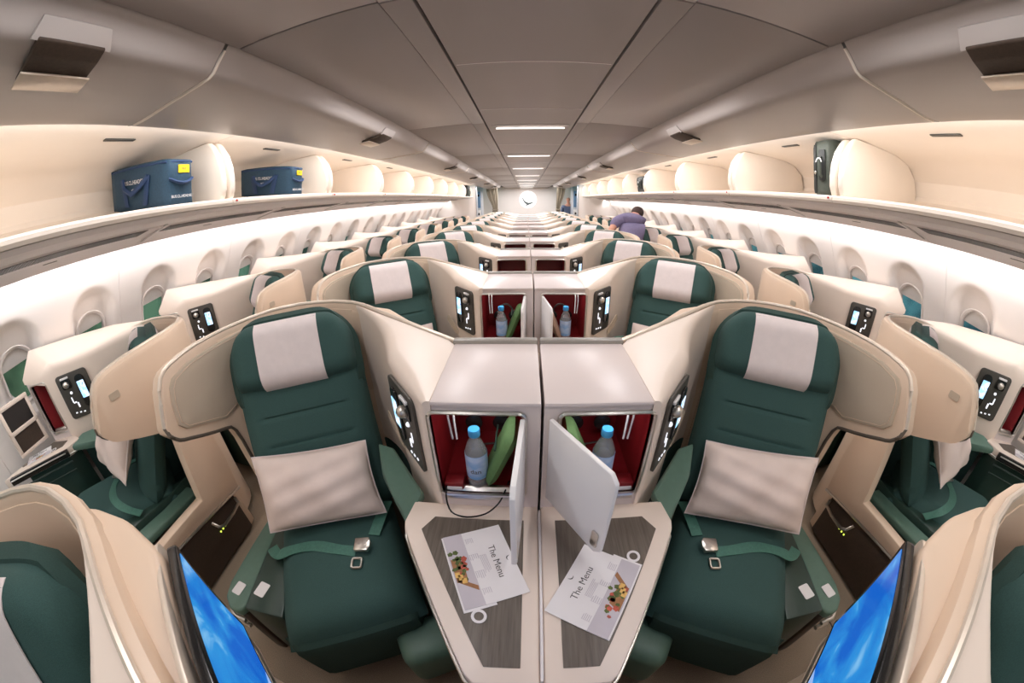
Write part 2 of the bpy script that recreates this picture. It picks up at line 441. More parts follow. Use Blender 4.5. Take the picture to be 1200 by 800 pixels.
    for k in range(n+1):
        f = k/n
        p = A.lerp(Pk, f)
        if f > .4: p = p+V((.43, .90, 0))*.045*sin(pi*(f-.4)/.6)
        zc = za+(zp-za)*f
        for (f0, q0), (f1, q1) in zip(PQ, PQ[1:]):
            if f0 <= f <= f1: qq = q0.lerp(q1, (f-f0)/(f1-f0))
        q, zq = V((qq.x, qq.y, 0)), qq.z
        L_ = (q-p).length
        inw = (q-p).normalized() if L_ > 1e-4 else V((1, 0, 0))
        r = min(.05, .3*L_+.012)
        zt_ = zc+(zq-zc)*min(1, r/max(L_, .02))
        w_ = min(.012, L_*.4)
        zl = .68 if side else .54
        s = [p+V((0, 0, zl))]
        for a in range(7):
            t = a/6*pi/2
            s.append(p+inw*r*.9*(1-cos(t))*min(1, L_/r*.9)+V((0, 0, zt_-r+r*sin(t))))
        s += [q+V((0, 0, zq)), q+V((0, 0, zq-.03)), p+inw*w_+V((0, 0, zc-.06)), p+inw*w_+V((0, 0, zl))]
        secs.append(s)
    loft(bm, secs); add('console_side', bm, 'cream', 'console_body', 9, sharp=50)
    bm = newbm(); prism(bm, [(-.318, .73, .05), (-.495, .955, .05), (-.555, 1.07, .05), (-.655, 1.21, .05), (-.77, 1.29, .05), (-.72, 1.30, .05), (-.60, 1.21, .05), (-.30, .78, .05)], (0, 0, .65 if side else .48), .004); add('side_lining', bm, 'green2', 'console_body', 9, 'dark green side lining')
    # cabinet lining, frame, ledge
    bm = newbm(); d0, d1 = FY(ox1)+.004, 1.03; d2 = FY(ox0)+.004
    def q4(a, b, c, d, th):
        prism(bm, [a, b, c, d], th)
    q4((ox1, d0, zb), (ox1, d1, zb), (ox1, d1, zt), (ox1, d0, zt), (-.006, 0, 0))
    q4((ox0, d2, zb), (ox0, d1, zb), (ox0, d1, zt), (ox0, d2, zt), (.006, 0, 0))
    q4((ox1, d0, zb), (ox0, d2, zb), (ox0, d1, zb), (ox1, d1, zb), (0, 0, -.006))
    q4((ox1, d0, zt), (ox0, d2, zt), (ox0, d1, zt), (ox1, d1, zt), (0, 0, .006))
    q4((ox1, d1, zb), (ox0, d1, zb), (ox0, d1, zt), (ox1, d1, zt), (0, .006, 0))
    add('cabinet_lining', bm, 'maroon', None, 9, 'maroon cabinet lining')
    bm = newbm(); xc, zc = (ox0+ox1)/2, (zb+zt)/2
    tube(bm, [(xc+a, FY(xc+a)-.003, zc+b) for a, b in rrect(ox0-ox1+.006, zt-zb+.006, .018)], .006, 6, closed=True)
    add('cabinet_frame', bm, 'silver', 'console_body', 6)
    bm = newbm(); prism(bm, [(ox1+.004, FY(ox1)-.006, zb-.022), (ox0-.004, FY(ox0)-.006, zb-.022), (ox0-.004, FY(ox0)+.02, zb+.012), (ox1+.004, FY(ox1)+.02, zb+.012)], (0, .012, .0), .004)
    add('cabinet_ledge', bm, 'silver', 'console_body', 3)
    # control panel
    bm = newbm()
    def cp(s, z, d): return CA+CT*s+CN*d+V((0, 0, z))
    plate(bm, cp(.165, .978, .003), -CT, (0, 0, 1), .215, .275, .022, .010, .002); add('control_panel', bm, 'char', None, 7, 'charcoal control panel')
    o = .0135
    bm = newbm(); plate(bm, cp(.212, .99, o), -CT, (0, 0, 1), .062, .20, .026, .008, .002); add('handset', bm, 'black', 'control_panel', 4)
    bm = newbm(); plate(bm, cp(.212, 1.0, o+.0085), -CT, (0, 0, 1), .046, .105, .004, .001); add('lit_display', bm, 'phone', 'control_panel', 6)
    bm = newbm(); plate(bm, cp(.118, 1.058, o), -CT, (0, 0, 1), .066, .06, .012, .006, .002); add('lamp_socket', bm, 'black', 'control_panel', 3)
    bm = newbm(); ball(bm, cp(.118, 1.056, o+.012), (.021, .021, .021)); add('reading_lamp', bm, 'silver', 'control_panel', 4)
    bm = newbm(); plate(bm, cp(.118, 1.094, o), -CT, (0, 0, 1), .055, .011, .003, .008, .001); add('lamp_bar', bm, 'white', 'control_panel', 3)
    bm = newbm(); ball(bm, cp(.125, 1.0, o), (.009, .009, .009)); add('button', bm, 'icon', 'control_panel', 3)
    for (s, z, w, h) in ((.112, .958, .008, .034), (.122, .938, .022, .008), (.138, .918, .010, .032), (.10, .876, .012, .008), (.128, .872, .012, .008), (.155, .868, .012, .008)):
        bm = newbm(); plate(bm, cp(s, z, o), -CT, (0, 0, 1), w, h, .002, .002)
        add('seat_button', bm, 'icon', 'control_panel', 3)
    # arm rest recess below the control panel
    bm = newbm(); plate(bm, cp(.36, .83, .001), (CT*-.85+V((0, 0, -.5))), (CT*.5+V((0, 0, -.85)))*-1, .16, .05, .02, .003); add('recess', bm, 'lining', 'console_body', 2)
    # side table
    bm = newbm()
    prism(bm, [(S, .715, .69), (-.40, .715, .69), (-.412, .63, .69), (-.404, .60, .69), (-.17, .20, .69), (-.15, .182, .69), (S, .182, .69)] if not side else
          [(S, .63, .69), (-.31, .715, .69), (-.40, .715, .69), (-.412, .63, .69), (-.404, .60, .69), (-.19, .235, .69), (S, .20, .69)], (0, 0, .06), .008)
    add('side_table', bm, 'cream', None, 9)
    bm = newbm()
    ins = [(-.318, .655), (-.35, .603), (-.128, .222), (-.047, .222), (-.047, .655)] if not side else [(-.318, .655), (-.35, .603), (-.20, .345), (S-.012, .345), (S-.012, .60)]
    prism(bm, [(x, y, .749) for x, y in ins], (0, 0, .004), .001); add('table_insert', bm, 'wood', 'side_table', 5, 'grey laminate table insert')
    bm = newbm(); tube(bm, [(-.418, .66, .705), (-.408, .60, .705), (-.175, .20, .705), (-.155, .178, .705), (S-.01, .178, .705)] if not side else [(-.418, .66, .705), (-.408, .60, .705), (-.19, .228, .705)], .005, 6)
    add('table_trim', bm, 'silver', 'side_table', 4)
    if side:
        bm = newbm(); prism(bm, [(-.43, .60, .70), (-.405, .61, .70), (-.19, .25, .70), (-.215, .23, .70)], (0, 0, .045), .006); add('tray_table', bm, 'black', None, 6, 'stowed dark tray table')
        bm = newbm(); tube(bm, [(-.432, .58, .735), (-.225, .235, .735)], .004, 6); add('tray_trim', bm, 'silver', 'tray_table', 3)
    bm = newbm(); prism(bm, [(S, .70, .02), (-.36, .70, .02), (-.36, .60, .02), (-.15, .22, .02), (S, .22, .02)] if not side else [(S, .70, .02), (-.36, .70, .02), (-.36, .60, .02), (-.2, .35, .02), (S, .35, .02)], (0, 0, .66), .01)
    add('foot_housing', bm, 'dgreen', None, 9)
    bm = newbm(); tube(bm, [(-.400, .60, .66), (-.168, .196, .66)], .006, 6); tube(bm, [(-.385, .60, .60), (-.158, .20, .60)], .004, 6); add('housing_trim', bm, 'dgreen', 'foot_housing', 2)
    bm = newbm(); box(bm, (-.375, .42, .20), (.22, .17, .28), rz(math.radians(30)), .05, 5); add('ottoman', bm, 'leather', None, 3, 'green leather foot rest')
    # seat
    bm = newbm(); bf = pad_fn(-.275, .285, -.06, .66, .085, .09, grooves=(.295, .41), gw=.17, corner=.02)
    pad(bm, PB, RF, UB, NB, bf, 40, 96, .8); add('backrest', bm, 'green', None, 9)
    hf = pad_fn(-.262, .268, .52, .80, .085, .07, narrow=.26, corner=.07)
    PH = PB+NB*.055
    bm = newbm(); pad(bm, PH, RF, UB, NB, hf, 28, 22, .9); add('headrest', bm, 'green', None, 9)
    bm = newbm()
    pad(bm, PB+NB*.035, RF, UB, NB, pad_fn(-.285, .29, .44, .83, .03, .03, narrow=.3, corner=.1), 20, 16, 1); add('headrest_frame', bm, 'green2', 'headrest', 5)
    bm = newbm()
    a, b = [], []
    nv = 22
    for j in range(nv+1):
        v = -.99+1.99*j/nv
        ra, rb = [], []
        for i in range(11):
            xw = -.128+.262*i/10
            t = (xw-.003)/.265/(1-.26*max(0, v)**2)
            x, y, w = hf(t, v)
            ra.append(PH+RF*xw+UB*(y-.006+(.004 if v > .9 else 0))+NB*(w+.006)); 
        a.append(ra)
    for k in range(6):     # over the top and down behind
        ra = []
        for i in range(11):
            xw = -.128+.262*i/10
            base = a[nv][i]
            ra.append(base+UB*(.006*(1 if k < 2 else 0)-.03*max(0, k-1))+NB*(-.028*(k+1) if k < 3 else -.085-.004*k))
        a.append(ra)
    top = [[bm.verts.new(p) for p in r] for r in a]; bot = [[bm.verts.new(p-NB*.003) for p in r] for r in a]
    quadfaces(bm, top); quadfaces(bm, bot)
    quadfaces(bm, [top[0], bot[0]]); quadfaces(bm, [top[-1], bot[-1]])
    quadfaces(bm, [[r[0] for r in top], [r[0] for r in bot]]); quadfaces(bm, [[r[-1] for r in top], [r[-1] for r in bot]])
    add('headrest_cover', bm, 'cloth', 'headrest', 9, 'white cloth headrest cover', sharp=60)
    Z = V((0, 0, 1))
    bm = newbm(); pad(bm, PB+V((0, 0, -.10)), RF, FF, Z, pad_fn(-.262, .25, -.10, .585, .105, .10, corner=.015, crown=.012), 26, 34, .6); add('seat_cushion', bm, 'green', None, 9)
    bm = newbm(); LU = (V((0, 0, 1))+FF*.09).normalized(); LN = RF.cross(LU); LN = LN if LN.dot(FF) > 0 else -LN
    pad(bm, PB+FF*.51+V((0, 0, -.44)), RF, LU, LN, pad_fn(-.262, .235, 0, .39, .06, .05, corner=.02), 18, 16, .4); add('leg_rest', bm, 'green2', None, 6)
    bm = newbm(); prism(bm, [(-.70, .36, .02), (-1.06, .33, .02), (-1.2, .40, .02), (-1.24, .9, .02), (-1.1, 1.15, .02), (-.80, 1.05, .02), (-.55, .72, .02), (-.5, .55, .02)], (0, 0, .30), .02)
    add('seat_base', bm, 'dgreen', None, 9)
    bm = newbm(); prism(bm, [(-.86, .325, .06), (-1.035, .312, .06), (-1.12, .80, .06), (-1.10, .95, .06), (-.95, .60, .06)], (0, 0, .39), .012)
    add('seat_side', bm, 'dgreen', None, 5)
    bm = newbm(); prism(bm, [(-1.185, .40, .38), (-1.165, .335, .38), (-1.12, .297, .38), (-1.07, .295, .38), (-1.05, .33, .38), (-1.115, .70, .375), (-1.12, .90, .37), (-1.22, .90, .365), (-1.20, .60, .375)], (.0, 0, .045), .012, 3)
    add('outer_armrest', bm, 'leather', None, 7, 'green leather aisle armrest')
    bm = newbm()
    for dz in (.0, -.042): tube(bm, [(-1.192, .42, .372+dz), (-1.172, .33, .372+dz), (-1.122, .29, .372+dz), (-1.06, .287, .372+dz)], .009, 6)
    add('armrest_trim', bm, 'silver', 'outer_armrest', 3)
    bm = newbm(); prism(bm, [(-1.175, .40, .02), (-1.155, .345, .02), (-1.12, .31, .02), (-1.06, .31, .02), (-1.10, .95, .02), (-1.20, .95, .02)], (0, 0, .345), .015)
    add('arm_support', bm, 'brown', None, 6)
    bm = newbm(); plate(bm, (-1.123, .385, .4262), (.95, -.1, 0), (.1, .95, 0), .045, .055, .006, .0015); add('sticker', bm, 'white', 'outer_armrest', 2, 'white square sticker')
    bm = newbm(); plate(bm, (-1.0, .405, .4505), (.95, -.1, 0), (.1, .95, 0), .048, .06, .006, .0015); add('sticker', bm, 'white', 'seat_side', 2, 'white square sticker')
    bm = newbm(); prism(bm, [(-.635, .99, .715), (-.555, .965, .715), (-.378, .752, .715), (-.392, .69, .715), (-.412, .635, .70), (-.50, .76, .66), (-.585, .87, .66)], (0, 0, .04), .012, 3)
    add('inner_armrest', bm, 'leather', None, 7, 'green leather inner armrest')
    # belt
    def ribbon(pts, w, th=.003, tw=None):
        bmr = newbm(); P = [V(p) for p in pts]; secs = []
        # smooth
        Q = []
        for i in range(len(P)-1):
            for k in range(6): Q.append(P[i].lerp(P[i+1], k/6))
        Q.append(P[-1])
        for _ in range(12): Q = [Q[0]]+[(Q[i-1]+Q[i]*2+Q[i+1])/4 for i in range(1, len(Q)-1)]+[Q[-1]]
        for i, p in enumerate(Q):
            t = (Q[min(i+1, len(Q)-1)]-Q[max(i-1, 0)]).normalized()
            tilt = (tw or 0)*sin(i*.55)
            s = t.cross(V((0, tilt, 1))).normalized(); u = s.cross(t)
            secs.append([p-s*w/2-u*th/2, p+s*w/2-u*th/2, p+s*w/2+u*th/2, p-s*w/2+u*th/2])
        loft(bmr, secs); return bmr
    def sp(r, f, z=.518): return PB+RF*r+FF*f+V((0, 0, z-.5))
    if side:
        lap = [sp(-.30, .12, .47), sp(-.24, .2, .505), sp(-.12, .26), sp(.0, .26), sp(.08, .22)]
        short = [sp(.27, .02, .46), sp(.22, .1, .51), sp(.16, .18, .522)]
        bk, tg = sp(.10, .205), sp(.13, .23)
        ba = .6
    else:
        lap = [sp(-.285, .16, .48), sp(-.25, .235, .505), sp(-.20, .225), sp(-.09, .225), sp(.0, .28), sp(.07, .31)]
        short = [sp(.235, .08, .49), sp(.20, .16, .515), sp(.15, .26)]
        bk, tg = sp(.10, .305, .530), sp(.065, .365, .522)
        ba = .3
    add('lap_belt', ribbon(lap, .046, tw=.1), 'belt', None, 2)
    add('belt_strap', ribbon(short, .046), 'belt', None, 2)
    bm = newbm(); X = (RF*cos(ba)+FF*sin(ba)).normalized(); Y = Z.cross(X)
    prism(bm, [bk-X*.028-Y*.027, bk+X*.024-Y*.030, bk+X*.034-Y*.012, bk+X*.034+Y*.012, bk+X*.024+Y*.030, bk-X*.028+Y*.027], (0, 0, .018), .004); add('buckle', bm, 'silver', 'lap_belt', 2)
    bm = newbm(); tube(bm, [tg+X*a+Y*b for a, b in rrect(.036, .04, .006, 2)], .0045, 6, closed=True); add('belt_tongue', bm, 'silver', 'belt_strap', 2)
    # screen on the back of the shell, for the row behind
    a_ = math.radians(36); d = V((cos(a_), -sin(a_), 0)); n0 = V((sin(a_), cos(a_), 0)); up = (V((0, 0, 1))*cos(.06)+n0*sin(.06)); nn = d.cross(up)*-1
    if nn.dot(n0) < 0: nn = -nn
    mc = V((-.64, 1.385, 1.175))+d*.235-up*.15
    bm = newbm(); hp = [(-.95, 1.345, 1.215), (-.86, 1.375, 1.212), (-.76, 1.388, 1.207), (-.64, 1.37, 1.195), (-.245, 1.08, 1.11), (-.29, 1.06, 1.125), (-.75, 1.285, 1.215)]
    ts = [bm.verts.new(q_) for q_ in hp]; bs = [bm.verts.new((q_[0], q_[1], .80)) for q_ in hp]
    bm.faces.new(ts); bm.faces.new(bs[::-1])
    for k in range(7): bm.faces.new((ts[k], ts[(k+1) % 7], bs[(k+1) % 7], bs[k]))
    bmesh.ops.recalc_face_normals(bm, faces=bm.faces)
    bmesh.ops.bevel(bm, geom=list(bm.edges), offset=.025, segments=4, affect='EDGES', clamp_overlap=True, profile=.5)
    add('back_housing', bm, 'tan', 'shell', 9)
    bm = newbm(); plate(bm, mc-nn*.004, d*-1, up, .485, .295, .016, .018, .004); add('screen_housing', bm, 'black', None, 7, 'black framed screen')
    bm = newbm(); plate(bm, mc+nn*.0142, d*-1, up, .452, .262, .003, .001); add('lit_screen', bm, 'ocean', 'screen_housing', 7, 'lit screen with a blue sea view')
    bm = newbm(); c0 = mc+nn*.0153
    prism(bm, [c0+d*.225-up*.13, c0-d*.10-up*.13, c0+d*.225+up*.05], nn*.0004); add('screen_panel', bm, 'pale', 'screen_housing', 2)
    bm = newbm(); plate(bm, mc-nn*.028-up*.02, d*-1, up, .53, .35, .03, .012, .004); add('screen_surround', bm, 'champ', 'screen_housing', 3)
    bm = newbm(); tube(bm, [mc-d*.215-up*.158, mc-d*.19-up*.185, mc+d*.19-up*.185, mc+d*.215-up*.158], .012, 8); add('screen_foot', bm, 'silver', 'screen_housing', 3)
    # cabinet door
    if not side: pass
    return out

ROOTS = {}
def build_library():
    lib = {}
    for key, sx, side in (('cl', 1, False), ('cr', -1, False), ('sl', -1, True), ('sr', 1, True)):
        L = []
        for (name, bm, m, parent, lod, label, mats, sharp) in suite_parts(side):
            L.append((name, make_mesh(name, bm, m, sx, SB, mats, sharp), parent, lod, label))
        lib[key] = L
    return lib
LIB = build_library()
SIDE_X, SIDE_Y = 3.0, -.10

def suite_origin(key, row):
    y = (row-1)*PITCH
    if row == 0: y -= .085
    if key == 'cl': return V((SB[0], SB[1]+y, 0)), 1, 0
    if key == 'cr': return V((-SB[0], SB[1]+y, 0)), -1, 0
    if key == 'sl': return V((-SIDE_X-SB[0], SB[1]+y+SIDE_Y, 0)), -1, -SIDE_X
    return V((SIDE_X+SB[0], SB[1]+y+SIDE_Y, 0)), 1, SIDE_X
def to_world(key, row, p):
    """canonical suite point -> world"""
    o, sx, x0 = suite_origin(key, row)
    return V((x0+sx*p[0], p[1]+(row-1)*PITCH+(SIDE_Y if key[0] == 's' else 0), p[2]))
def dir_world(key, d):
    sx = 1 if key in ('cl', 'sr') else -1
    return V((sx*d[0], d[1], d[2]))

ORD = ['', 'first', 'second', 'third', 'fourth', 'fifth', 'sixth', 'seventh', 'eighth', 'ninth', 'tenth', 'eleventh', 'twelfth']
WHERE = {'cl': 'left of the centre seam', 'cr': 'right of the centre seam', 'sl': 'along the left windows', 'sr': 'along the right windows'}
GROUPS = {'cl': 'seats left of the centre seam', 'cr': 'seats right of the centre seam', 'sl': 'seats along the left windows', 'sr': 'seats along the right windows'}
def place_suite(key, row):
    loc, sx, x0 = suite_origin(key, row)
    if row == 0:
        corner = 'lower left' if key == 'cl' else 'lower right'
        lab = 'cut-off green seat at the %s corner, blue screen behind its beige shell' % corner
    elif row == 1:
        lab = {'cl': 'nearest whole green seat left of the centre seam, blush pillow against its back',
               'cr': 'nearest whole green seat right of the centre seam, blush pillow against its back',
               'sl': 'nearest green seat by the left windows, tan wing and brown cabinet outside',
               'sr': 'nearest green seat by the right windows, tan wing and brown cabinet outside'}[key]
    else:
        lab = 'green seat %s, %s row from the camera' % (WHERE[key], ORD[row])
    root = thing('seat_suite', lab, 'airplane seat', loc, GROUPS[key])
    far = max(row, 1)
    made = {}
    for name, me, parent, lod, label in LIB[key]:
        if lod < far and lod < 7: continue
        if row == 0 and name in ('seat_cushion', 'leg_rest', 'lap_belt', 'belt_strap', 'buckle', 'belt_tongue', 'ottoman', 'sticker', 'indicator'): continue
        if name in ('screen_housing', 'lit_screen', 'screen_panel', 'screen_surround', 'screen_foot') and (row > 0): continue
        if parent and parent not in made: continue
        o = link(name, me, made[parent] if parent else root)
        if row == 0 and name == 'headrest': o.location = dir_world(key, UB*-.02)
        if label: o['label'] = label
        made.setdefault(name, o)
    ROOTS[(key, row)] = (root, made)
NC, NS = 12, 9
for row in range(0, NC+1):
    for key in ('cl', 'cr'):
        if row <= 11: place_suite(key, row)
for row in range(1, NS+1):
    for key in ('sl', 'sr'): place_suite(key, row)

# centre divider strips between the paired tables
for row in range(1, 3):
    bm = newbm(); y0 = (row-1)*PITCH
    box(bm, (0, y0+.44, .38), (.007, .50, .76), bev=.002)
    tag(obj('centre_divider', bm, 'psu'), 'grey divider strip between the two %s side tables' % ('nearest' if row == 1 else 'second row'), 'divider')

# cabinet doors on the pairs
def cabinet_door(key, row, hx, ang, w=.25):
    root, made = ROOTS[(key, row)]; sx = 1 if key in ('cl', 'sr') else -1
    d = V((sin(ang), -cos(ang), 0))      # world direction from hinge to free edge
    n = V((d.y, -d.x, 0))
    if n.x*sx < 0: pass
    h = V((hx, .702+(row-1)*PITCH+(SIDE_Y if key[0] == 's' else 0), 0))
    bm = newbm()
    prof = [(0, .812), (w-.02, .812), (w, .835), (w, 1.085), (w-.02, 1.105), (0, 1.105)]
    prism(bm, [h+d*a+V((0, 0, b))-n*.006 for a, b in prof], n*.013, .003)
    for v in bm.verts: v.co -= root.location
    door = obj('cabinet_door', bm, 'white', root); door['label'] = 'open white cabinet door'
    bm = newbm(); plate(bm, h+d*(w-.025)+V((0, 0, .868))+n*.007*(-1 if n.y > 0 else 1), d, V((0, 0, 1)), .024, .06, .007, .004*(1 if d.cross(V((0, 0, 1))).dot(n) > 0 else 1), .001)
    for v in bm.verts: v.co -= root.location
    obj('door_latch', bm, 'silver', door)
cabinet_door('cl', 1, -.05, math.radians(-4))
cabinet_door('cr', 1, .022, math.radians(31))
cabinet_door('cl', 2, -.05, math.radians(-3)); cabinet_door('cr', 2, .05, math.radians(8))

# ------------------------------------------------------------------ pillows, menus, cabinet contents
def pillow(key, row, c, X, Y, N, w, h, label, th=.075):
    bm = newbm(); X, Y, N = (dir_world(key, v).normalized() for v in (X, Y, N))
    o = V(to_world(key, row, c))
    fn = pad_fn(-w/2, w/2, -h/2, h/2, th, .16, pinch=.05)
    def wav(t, v):
        x, y, ww = fn(t, v)
        ww *= 1+.10*sin(7*t+3*v+row)+.07*sin(11*v-5*t+2*row)
        return x, y, max(0, ww)
    pad(bm, V((0, 0, 0)), X, Y, N, wav, 26, 22, .8)
    p = link('pillow', make_mesh('pillow', bm, 'pillow', sharp=70), None, o)
    tag(p, label, 'pillow', 'blush pillows on the seats')
    bm = newbm()
    seam = [X*fn(t, v)[0]+Y*fn(t, v)[1] for t, v in [(-1+2*k/16, -1) for k in range(16)]+[(1, -1+2*k/16) for k in range(16)]+[(1-2*k/16, 1) for k in range(16)]+[(-1, 1-2*k/16) for k in range(16)]]
    tube(bm, seam, .003, 5, closed=True)
    obj('piping', bm, 'cloth', p)
UPL = (UB*.93-NB*.20).normalized()
NPL = RF.cross(UPL); NPL = NPL if NPL.dot(FF) > 0 else -NPL
for key, row, lab in (('cl', 1, 'blush pillow leaning on the nearest seat left of the centre seam'), ('cr', 1, 'creased blush pillow leaning on the nearest seat right of the centre seam')):
    c = PB+RF*-.015+UB*.115+NB*.145
    pillow(key, row, c, RF*1.0+UB*-.08, UPL, NPL, .475, .30, lab)
for key, row, lab in (('sl', 1, 'blush pillow leaning edge-on in the nearest seat by the left windows'), ('sr', 1, 'blush pillow leaning edge-on in the nearest seat by the right windows')):
    X2 = (RF*cos(.36)+FF*sin(.36)).normalized(); N2 = X2.cross(UPL); N2 = N2 if N2.dot(FF) > 0 else -N2
    pillow(key, row, PB+RF*-.02+UB*.24+NB*.20, X2, (UPL-X2*UPL.dot(X2)).normalized(), N2, .46, .42, lab)
for key, w in (('cl', 'left of the centre seam'), ('cr', 'right of the centre seam'), ('sl', 'by the left windows'), ('sr', 'by the right windows')):
    for row in (2, 3):
        pillow(key, row, PB+UB*.14+NB*.145, RF, UPL, NPL, .46, .36, 'blush pillow on the %s row seat %s' % (ORD[row], w))

def menu(c0, X, Y, w, h, label, ring_s, photo_sign):
    """menu card: X along the text, Y up the page; c0 = centre"""
    X, Y = V(X).normalized(), V(Y).normalized(); Zv = X.cross(Y)
    root = thing('menu_card', label, 'menu', c0, 'menu cards on the side tables')
    bm = newbm(); prism(bm, [X*a*w/2+Y*b*h/2-Y*.003*(0 if b > 0 else 1) for a, b in ((-1, -1), (1.06, -1), (1.06, .0), (-1, .0))], Zv*.0012)
    under = obj('inner_sheet', bm, 'paper', root)
    bm = newbm(); rr, ri = .019, .012; cc = X*(w/2+.024)-Y*(h*.33)
    t1 = [[bm.verts.new(cc+X*cos(a)*r+Y*sin(a)*r+Zv*z) for a in [2*pi*k/24 for k in range(24)]] for r, z in ((ri, 0), (rr, 0), (rr, .0014), (ri, .0014))]
    quadfaces(bm, t1, close_u=True, close_v=True); obj('ring_tab', bm, 'paper', under)
    bm = newbm(); prism(bm, [X*a*w/2+Y*b*h/2+Zv*.0016 for a, b in ((-1, -.98), (1, -.98), (1, 1), (-1, 1))], Zv*.0016); obj('cover_sheet', bm, 'paper', root)
    z = .0034
    # cover photograph: cloth, board, herbs, cheese
    bm = newbm()
    def poly(pts, zz, mi):
        f0 = len(bm.faces); prism(bm, [X*a*w/2+Y*b*h/2+Zv*(z+zz) for a, b in pts], Zv*.0002)
        bm.faces.ensure_lookup_table()
        for f in bm.faces[f0:]: f.material_index = mi
    s = photo_sign
    poly([(-1, -.98), (1, -.98), (1, -.34), (-1, -.34)], 0, 0)
    poly([(s*.2, -.9), (s*.32, -.9), (s*.62, -.38), (s*.5, -.36)], .0003, 1)
    poly([(-s*.32, -.94), (s*.32, -.94), (s*.34, -.6), (-s*.2, -.56)], .0003, 1)
    for k in range(24):
        a, b = random.gauss(-s*.10, .19), random.gauss(-.64, .13); q = random.uniform(.05, .09)
        b = max(-.9, min(-.2, b))
        ang = random.uniform(0, 6)
        poly([(a+q*cos(ang+j*1.257)*random.uniform(.6, 1), b+q*1.2*sin(ang+j*1.257)) for j in range(5)], .0006+.0001*(k % 5), 2 if k % 3 else 3)
    for a, b in ((s*.20, -.78), (s*.30, -.70), (s*.12, -.86)):
        poly([(a-.07, b-.07), (a+.07, b-.09), (a+.08, b+.06), (a-.06, b+.08)], .0013, 4)
    link('cover_photo', make_mesh('cover_photo', bm, None, mats=['palegrey', 'board', 'herb', 'ham', 'cheese']), root)
    m4 = frame3(X*-.02*0+Y*h*.22+Zv*z, X, Y)
    t = link('title_print', text_mesh('title_print', 'The Menu', .026, 'ink'), root); t.matrix_local = m4
    for col in range(5):
        bm = newbm(); y0 = -h*.02; hgt_ = random.uniform(.022, .03)
        x0 = -w*.40+col*w*.235 if col < 4 else -.03
        if col == 4: y0 = h*.10; hgt_ = .02
        pts = [(x0, y0)]; zig = []
        n_ = 5
        ww = random.uniform(.016, .026) if col < 4 else .06
        # one comb-shaped block of printed lines
        left = [(x0, y0-hgt_), (x0, y0)]
        comb = []
        for k in range(n_):
            ya = y0-hgt_*k/n_; yb = ya-hgt_*.38/n_; yc = y0-hgt_*(k+1)/n_; e = ww*random.uniform(.75, 1)
            comb += [(x0+e, ya), (x0+e, yb), (x0+.0008, yb), (x0+.0008, yc)]
        prism(bm, [X*a+Y*b+Zv*z for a, b in [(x0, y0)]+comb+[(x0, y0-hgt_)]], Zv*.0001)
        obj('small_print', bm, 'palegrey', root)
    bm = newbm()   # little swoosh mark above the title
    pts = [(-.007, .006), (-.003, -.001), (.002, -.004), (.009, -.003), (.004, -.006), (-.002, -.006), (-.006, -.002)]
    prism(bm, [X*(a)+Y*(b+h*.42)+Zv*z for a, b in pts], Zv*.0002); obj('swoosh_mark', bm, 'ink', root)
TZ = .7545
menu((-.1535, .4955, TZ), (.094, -.215, 0), (.159, .061, 0), .235, .17, 'white menu card with a food photo on the left side table', .45, 1)
menu((.139, .422, TZ), (.117, .195, 0), (-.145, .085, 0), .23, .168, 'white menu card with a food photo on the right side table', .75, 1)
# a further menu at each window seat
for key, w in (('sl', 'left'), ('sr', 'right')):
    c = to_world(key, 1, (-.235, .47, TZ)); sg = 1 if key == 'sl' else -1
    menu(c, (sg*.25, .5, 0) if key == 'sl' else (.2, -.5, 0), (-.5, .25, 0) if key == 'sl' else (.5, .2, 0), .17, .10, 'white menu card on the table of the nearest %s window seat' % w, .5, 1)

def bottle(pos, label, s=1.0, detail=True):
    root = thing('water_bottle', label, 'bottle', pos, 'water bottles in the seat cabinets')
    bm = newbm(); lathe(bm, [(0, 0), (.026*s, 0), (.03*s, .006*s), (.03*s, .045*s), (.028*s, .05*s), (.03*s, .055*s), (.03*s, .115*s), (.029*s, .13*s), (.02*s, .155*s), (.0135*s, .168*s), (.0135*s, .176*s), (0, .176*s)], (0, 0, 0), 24)
    b = obj('bottle_body', bm, 'pet', root, sharp=60)
    bm = newbm(); lathe(bm, [(.0306*s, .040*s), (.0309*s, .041*s), (.0309*s, .122*s), (.0306*s, .123*s), (.0306*s, .040*s)], (0, 0, 0), 28)
    obj('bottle_label', bm, 'bluelab', root)
    bm = newbm(); lathe(bm, [(0, .198*s), (.0145*s, .198*s), (.0158*s, .195*s), (.0158*s, .178*s), (.015*s, .1765*s), (0, .1765*s)], (0, 0, 0), 24); obj('cap', bm, 'bluecap', root)
    if detail:
        me = text_mesh('label_print', 'dan', .022*s, 'ink', .0002)
        for v in me.vertices:
            a = v.co.x/(.0312*s); zz = v.co.y
            rr = .0313*s+v.co.z
            v.co = V((rr*sin(a), -rr*cos(a), .07*s+zz))
        link('label_print', me, root)
